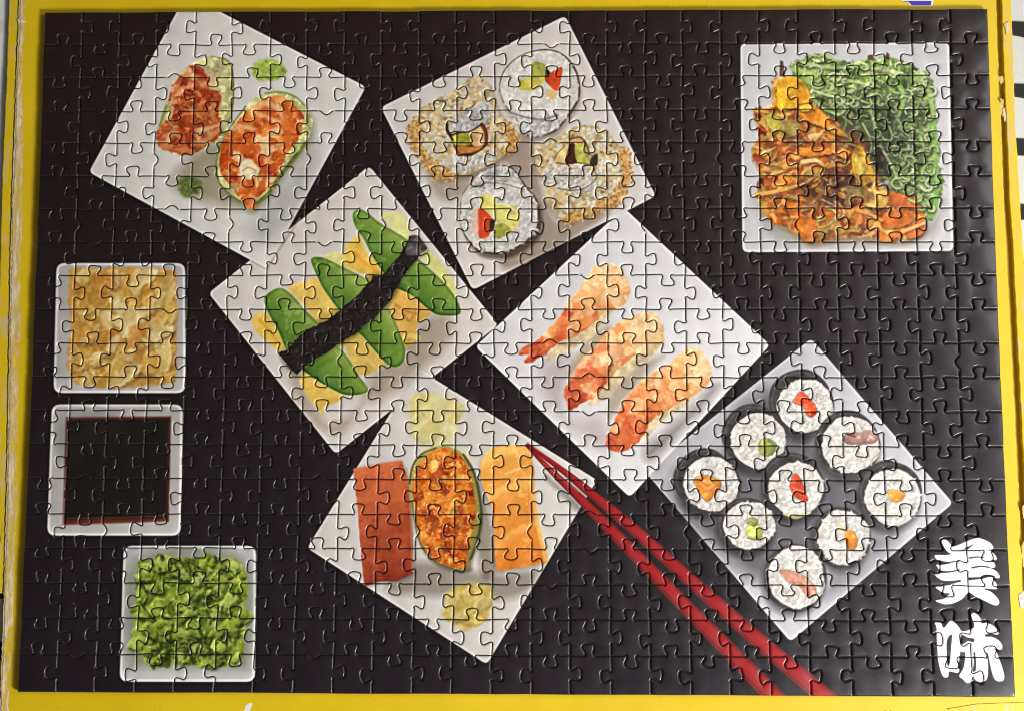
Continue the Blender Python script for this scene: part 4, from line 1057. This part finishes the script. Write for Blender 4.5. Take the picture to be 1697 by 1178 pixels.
H_RIGHT = [14, 71, 124, 180, 234, 290.5, 344, 400.7, 455, 511.6, 568, 624.6, 681.4, 739, 795, 853, 910.5, 969.4, 1028, 1088, 1153.5]
SHALLOW_H = {(2, 3), (3, 1), (3, 7), (1, 13), (4, 13), (6, 3), (7, 1), (9, 3), (7, 7), (8, 14), (10, 13), (14, 1), (14, 7), (11, 14), (12, 14), (13, 13), (15, 14), (19, 1), (19, 7), (16, 14), (17, 13)}   # (line, column)
SHALLOW_V = {(3, 4), (7, 4), (18, 4), (14, 4), (1, 6), (5, 6), (9, 6), (16, 6), (20, 6), (2, 15), (8, 10), (10, 15), (15, 10), (17, 15), (13, 15), (24, 10)}   # (line, row)
R = random.Random(20)
MM = .001

def node_grid():
    g = np.zeros((26, 21, 2))
    for i in range(26):
        us = [to_cells([(x, y)])[0] for x, y in ((V_TOP[i], 48), (V_MID[i], 415), (V_BOT[i], 1122))]
        cu = np.polyfit([p[1] for p in us], [p[0] for p in us], 2)
        for j in range(21):
            a, b = to_cells([(90, H_LEFT[j])])[0], to_cells([(1600, H_RIGHT[j])])[0]
            v = a[1] + (b[1] - a[1]) * (i - a[0]) / (b[0] - a[0])
            x, y = cell_xy(np.polyval(cu, v), v)
            g[i, j] = x + R.uniform(-.12, .12) * MM, y + R.uniform(-.12, .12) * MM
    return g
GRID = node_grid()

KNOB = [(-2.75, -.25), (-2.1, .18), (-1.98, 1.0), (-2.5, 2.35), (-2.95, 3.7), (-2.35, 4.95), (0, 5.35), (2.35, 4.95), (2.95, 3.7), (2.5, 2.35), (1.98, 1.0), (2.1, .18), (2.75, -.25)]

def edge_line(p, q, side, shallow):
    """from corner p to corner q with its knob towards +side (left of the direction is -1)"""
    p, q = Vector(p), Vector(q)
    d = q - p; L = d.length / MM; d.normalize()
    nrm = Vector((d.y, -d.x)) * side * MM
    c = L * .5 + R.uniform(-.75, .75)
    sx, sy = R.uniform(.92, 1.07), R.uniform(.90, 1.06)
    sk, an = R.uniform(-.45, .45), R.uniform(-.14, .14)
    if shallow:
        pts = [(-4.2, -.1), (-3.0, .15), (-1.7, 1.25), (0, 1.95), (1.7, 1.25), (3.0, .15), (4.2, -.1)]
    else:
        pts = []
        for a, b in KNOB:
            if b > .5 and R.random() < .6: a += R.uniform(-.22, .22); b += R.uniform(-.22, .22)
            h = max(b, 0) / 5.3
            pts.append((a * sx + sk * h + an * b, b * sy - an * a * h))
    w1, w2 = R.uniform(-.3, .12), R.uniform(-.3, .12)
    chain = [(0, 0), (c * .33, w1 * .7), (c * .62, w1)] + [(c + a, b) for a, b in pts] + [(c + (L - c) * .38, w2), (c + (L - c) * .67, w2 * .7), (L, 0)]
    s = opened(chain, 3)
    out = [Vector((p.x, p.y)) + d * float(a) * MM + nrm * float(b) for a, b in s]
    return out

def straight(p, q, off, n=6):
    p, q = Vector(p), Vector(q)
    return [p + (q - p) * (k / n) + off * (0 if k in (0, n) else 1) * 0 for k in range(n + 1)]

HE, VE = {}, {}
for j in range(21):
    for i in range(25):
        p, q = GRID[i, j], GRID[i + 1, j]
        if j in (0, 20):
            o = R.uniform(-.16, .28) * MM * (1 if j == 0 else -.35)
            HE[j, i] = straight((p[0], p[1] + o), (q[0], q[1] + o), Vector((0, 0)))
        else:
            HE[j, i] = edge_line(p, q, -1 if (i + j) % 2 else 1, (j, i) in SHALLOW_H)
for i in range(26):
    for j in range(20):
        p, q = GRID[i, j], GRID[i, j + 1]
        if i in (0, 25):
            o = R.uniform(-.28, .16) * MM * (1 if i == 0 else -.35)
            VE[i, j] = straight((p[0] + o, p[1]), (q[0] + o, q[1]), Vector((0, 0)))
        else:
            VE[i, j] = edge_line(p, q, -1 if (i + j) % 2 else 1, (i, j) in SHALLOW_V)

from mathutils.geometry import delaunay_2d_cdt
GAP = .25                                              # mm cut away on each side of a cut line
INSETS = (.09, .24, .48, .78)                          # mm from the rim: where the rounded shoulder gets its points
PROFILE = ((0, .09, .24, .48, .78), (-.55, -.33, -.155, -.04, 0.0))

def inwards(P):
    a = P - np.roll(P, 1, 0); b = np.roll(P, -1, 0) - P
    a /= np.linalg.norm(a, axis=1)[:, None]; b /= np.linalg.norm(b, axis=1)[:, None]
    t = a + b; ln = np.linalg.norm(t, axis=1)[:, None]; t = t / np.maximum(ln, 1e-6)
    return np.c_[-t[:, 1], t[:, 0]] / np.clip(ln / 2, .72, 1)   # for a counter-clockwise loop

def rim_distance(Q, P):
    A, E = P, np.roll(P, -1, 0) - P
    L = (E ** 2).sum(1)
    d = Q[:, None] - A[None]
    t = np.clip((d * E[None]).sum(2) / L[None], 0, 1)
    return np.sqrt(((d - t[..., None] * E[None]) ** 2).sum(2)).min(1)

def piece_geometry(i, j):
    loop = HE[j, i][:-1] + VE[i + 1, j][:-1] + HE[j + 1, i][::-1][:-1] + VE[i, j][::-1][:-1]
    loop = loop[::-1]
    cx, cy = GRID[i:i + 2, j:j + 2].reshape(-1, 2).mean(0)
    P = (np.array([(p.x, p.y) for p in loop]) - (cx, cy)) / MM
    P = P[np.linalg.norm(P - np.roll(P, 1, 0), axis=1) > .02]
    P = P + inwards(P) * GAP
    N = inwards(P); n = len(P)
    pts = [P]
    for off in INSETS:
        Q = P + N * off
        pts.append(Q[rim_distance(Q, P) > off * .93])
    allp = np.vstack(pts)
    r = delaunay_2d_cdt([Vector(p) for p in allp], [(k, (k + 1) % n) for k in range(n)], [], 1, 1e-5)
    V = np.array([(v.x, v.y) for v in r[0]])
    z = np.interp(rim_distance(V, P), *PROFILE)
    m = len(V)
    fs = [tuple(f) for f in r[2]]
    out = []
    for f in fs:
        a, b, c = V[f[0]], V[f[1]], V[f[2]]
        out.append(f if (b[0] - a[0]) * (c[1] - a[1]) - (b[1] - a[1]) * (c[0] - a[0]) > 0 else f[::-1])
    mi = [0] * len(out)
    for k in range(n):
        e = (k + 1) % n
        for q in (0, 1):                               # the cut narrows downwards until the pieces touch
            out.append((m + (q + 1) * n + k, m + (q + 1) * n + e, m + q * n + e, m + q * n + k)); mi.append(1)
    O = P - N * (GAP - .012)
    vs = np.vstack([np.c_[V, z], np.c_[P, np.full(n, PROFILE[1][0])], np.c_[O, np.full(n, -1.15)], np.c_[O, np.full(n, -THICK / MM)]]) * MM
    uv = np.c_[(((vs[:, 0] + cx) / PW + .5) * 25 + MARG) * UPX / CW, 1 - ((.5 - (vs[:, 1] + cy) / PH) * 20 + MARG) * VPX / CH]
    # every piece sits a hair differently
    tx, ty, dz = R.gauss(0, .0045), R.gauss(0, .0045), R.gauss(0, .00005)
    vs[:, 2] += np.where(vs[:, 2] > -.0015, vs[:, 0] * tx + vs[:, 1] * ty + dz, 0)
    return vs, out, mi, uv, (cx, cy)

def piece_mesh(name, vs, fs, mi, uv):
    m = mesh_of(name, vs, fs, [PRINT, CARD], True, mi)
    lay = m.uv_layers.new(name="print")
    li = np.empty(len(m.loops), np.int32); m.loops.foreach_get("vertex_index", li)
    lay.data.foreach_set("uv", uv[li].astype(np.float32).ravel())
    return m

puzzle = bpy.data.objects.new("jigsaw_puzzle", None)
COL.objects.link(puzzle)
puzzle.location = (0, 0, ZP)
puzzle["label"] = "finished jigsaw puzzle of sushi plates and red chopsticks on yellow box"
puzzle["category"] = "jigsaw puzzle"

def shown_size(i, j):
    """how large the piece shows: nearer pieces first"""
    c = GRID[i:i + 2, j:j + 2].reshape(-1, 2).mean(0)
    P = np.array([(p.x, p.y) for p in HE[j, i][:-1] + VE[i + 1, j][:-1] + HE[j + 1, i][::-1][:-1] + VE[i, j][::-1][:-1]])
    ar = abs(np.sum(P[:, 0] * np.roll(P[:, 1], -1) - P[:, 1] * np.roll(P[:, 0], -1))) / 2
    depth = (Vector((c[0], c[1], 0)) - Vector(CAM_LOC)).dot(_R @ Vector((0, 0, -1)))
    return ar / depth ** 2

order = sorted(((i, j) for i in range(25) for j in range(20)), key=lambda k: -shown_size(*k))
rest_v, rest_f, rest_m, rest_uv, base = [], [], [], [], 0
for rank, (i, j) in enumerate(order):
    vs, fs, mi, uv, (cx, cy) = piece_geometry(i, j)
    if rank < 300:
        o = link("puzzle_piece", piece_mesh("puzzle_piece", vs, fs, mi, uv), puzzle)
        o.location = (cx, cy, THICK + .00002)
    else:
        rest_v.append(vs + np.array([cx, cy, THICK + .00002])); rest_f += [tuple(q + base for q in f) for f in fs]
        rest_m += mi; rest_uv.append(uv); base += len(vs)
o = link("puzzle_field", piece_mesh("puzzle_field", np.vstack(rest_v), rest_f, rest_m, np.vstack(rest_uv)), puzzle)
o["kind"] = "stuff"
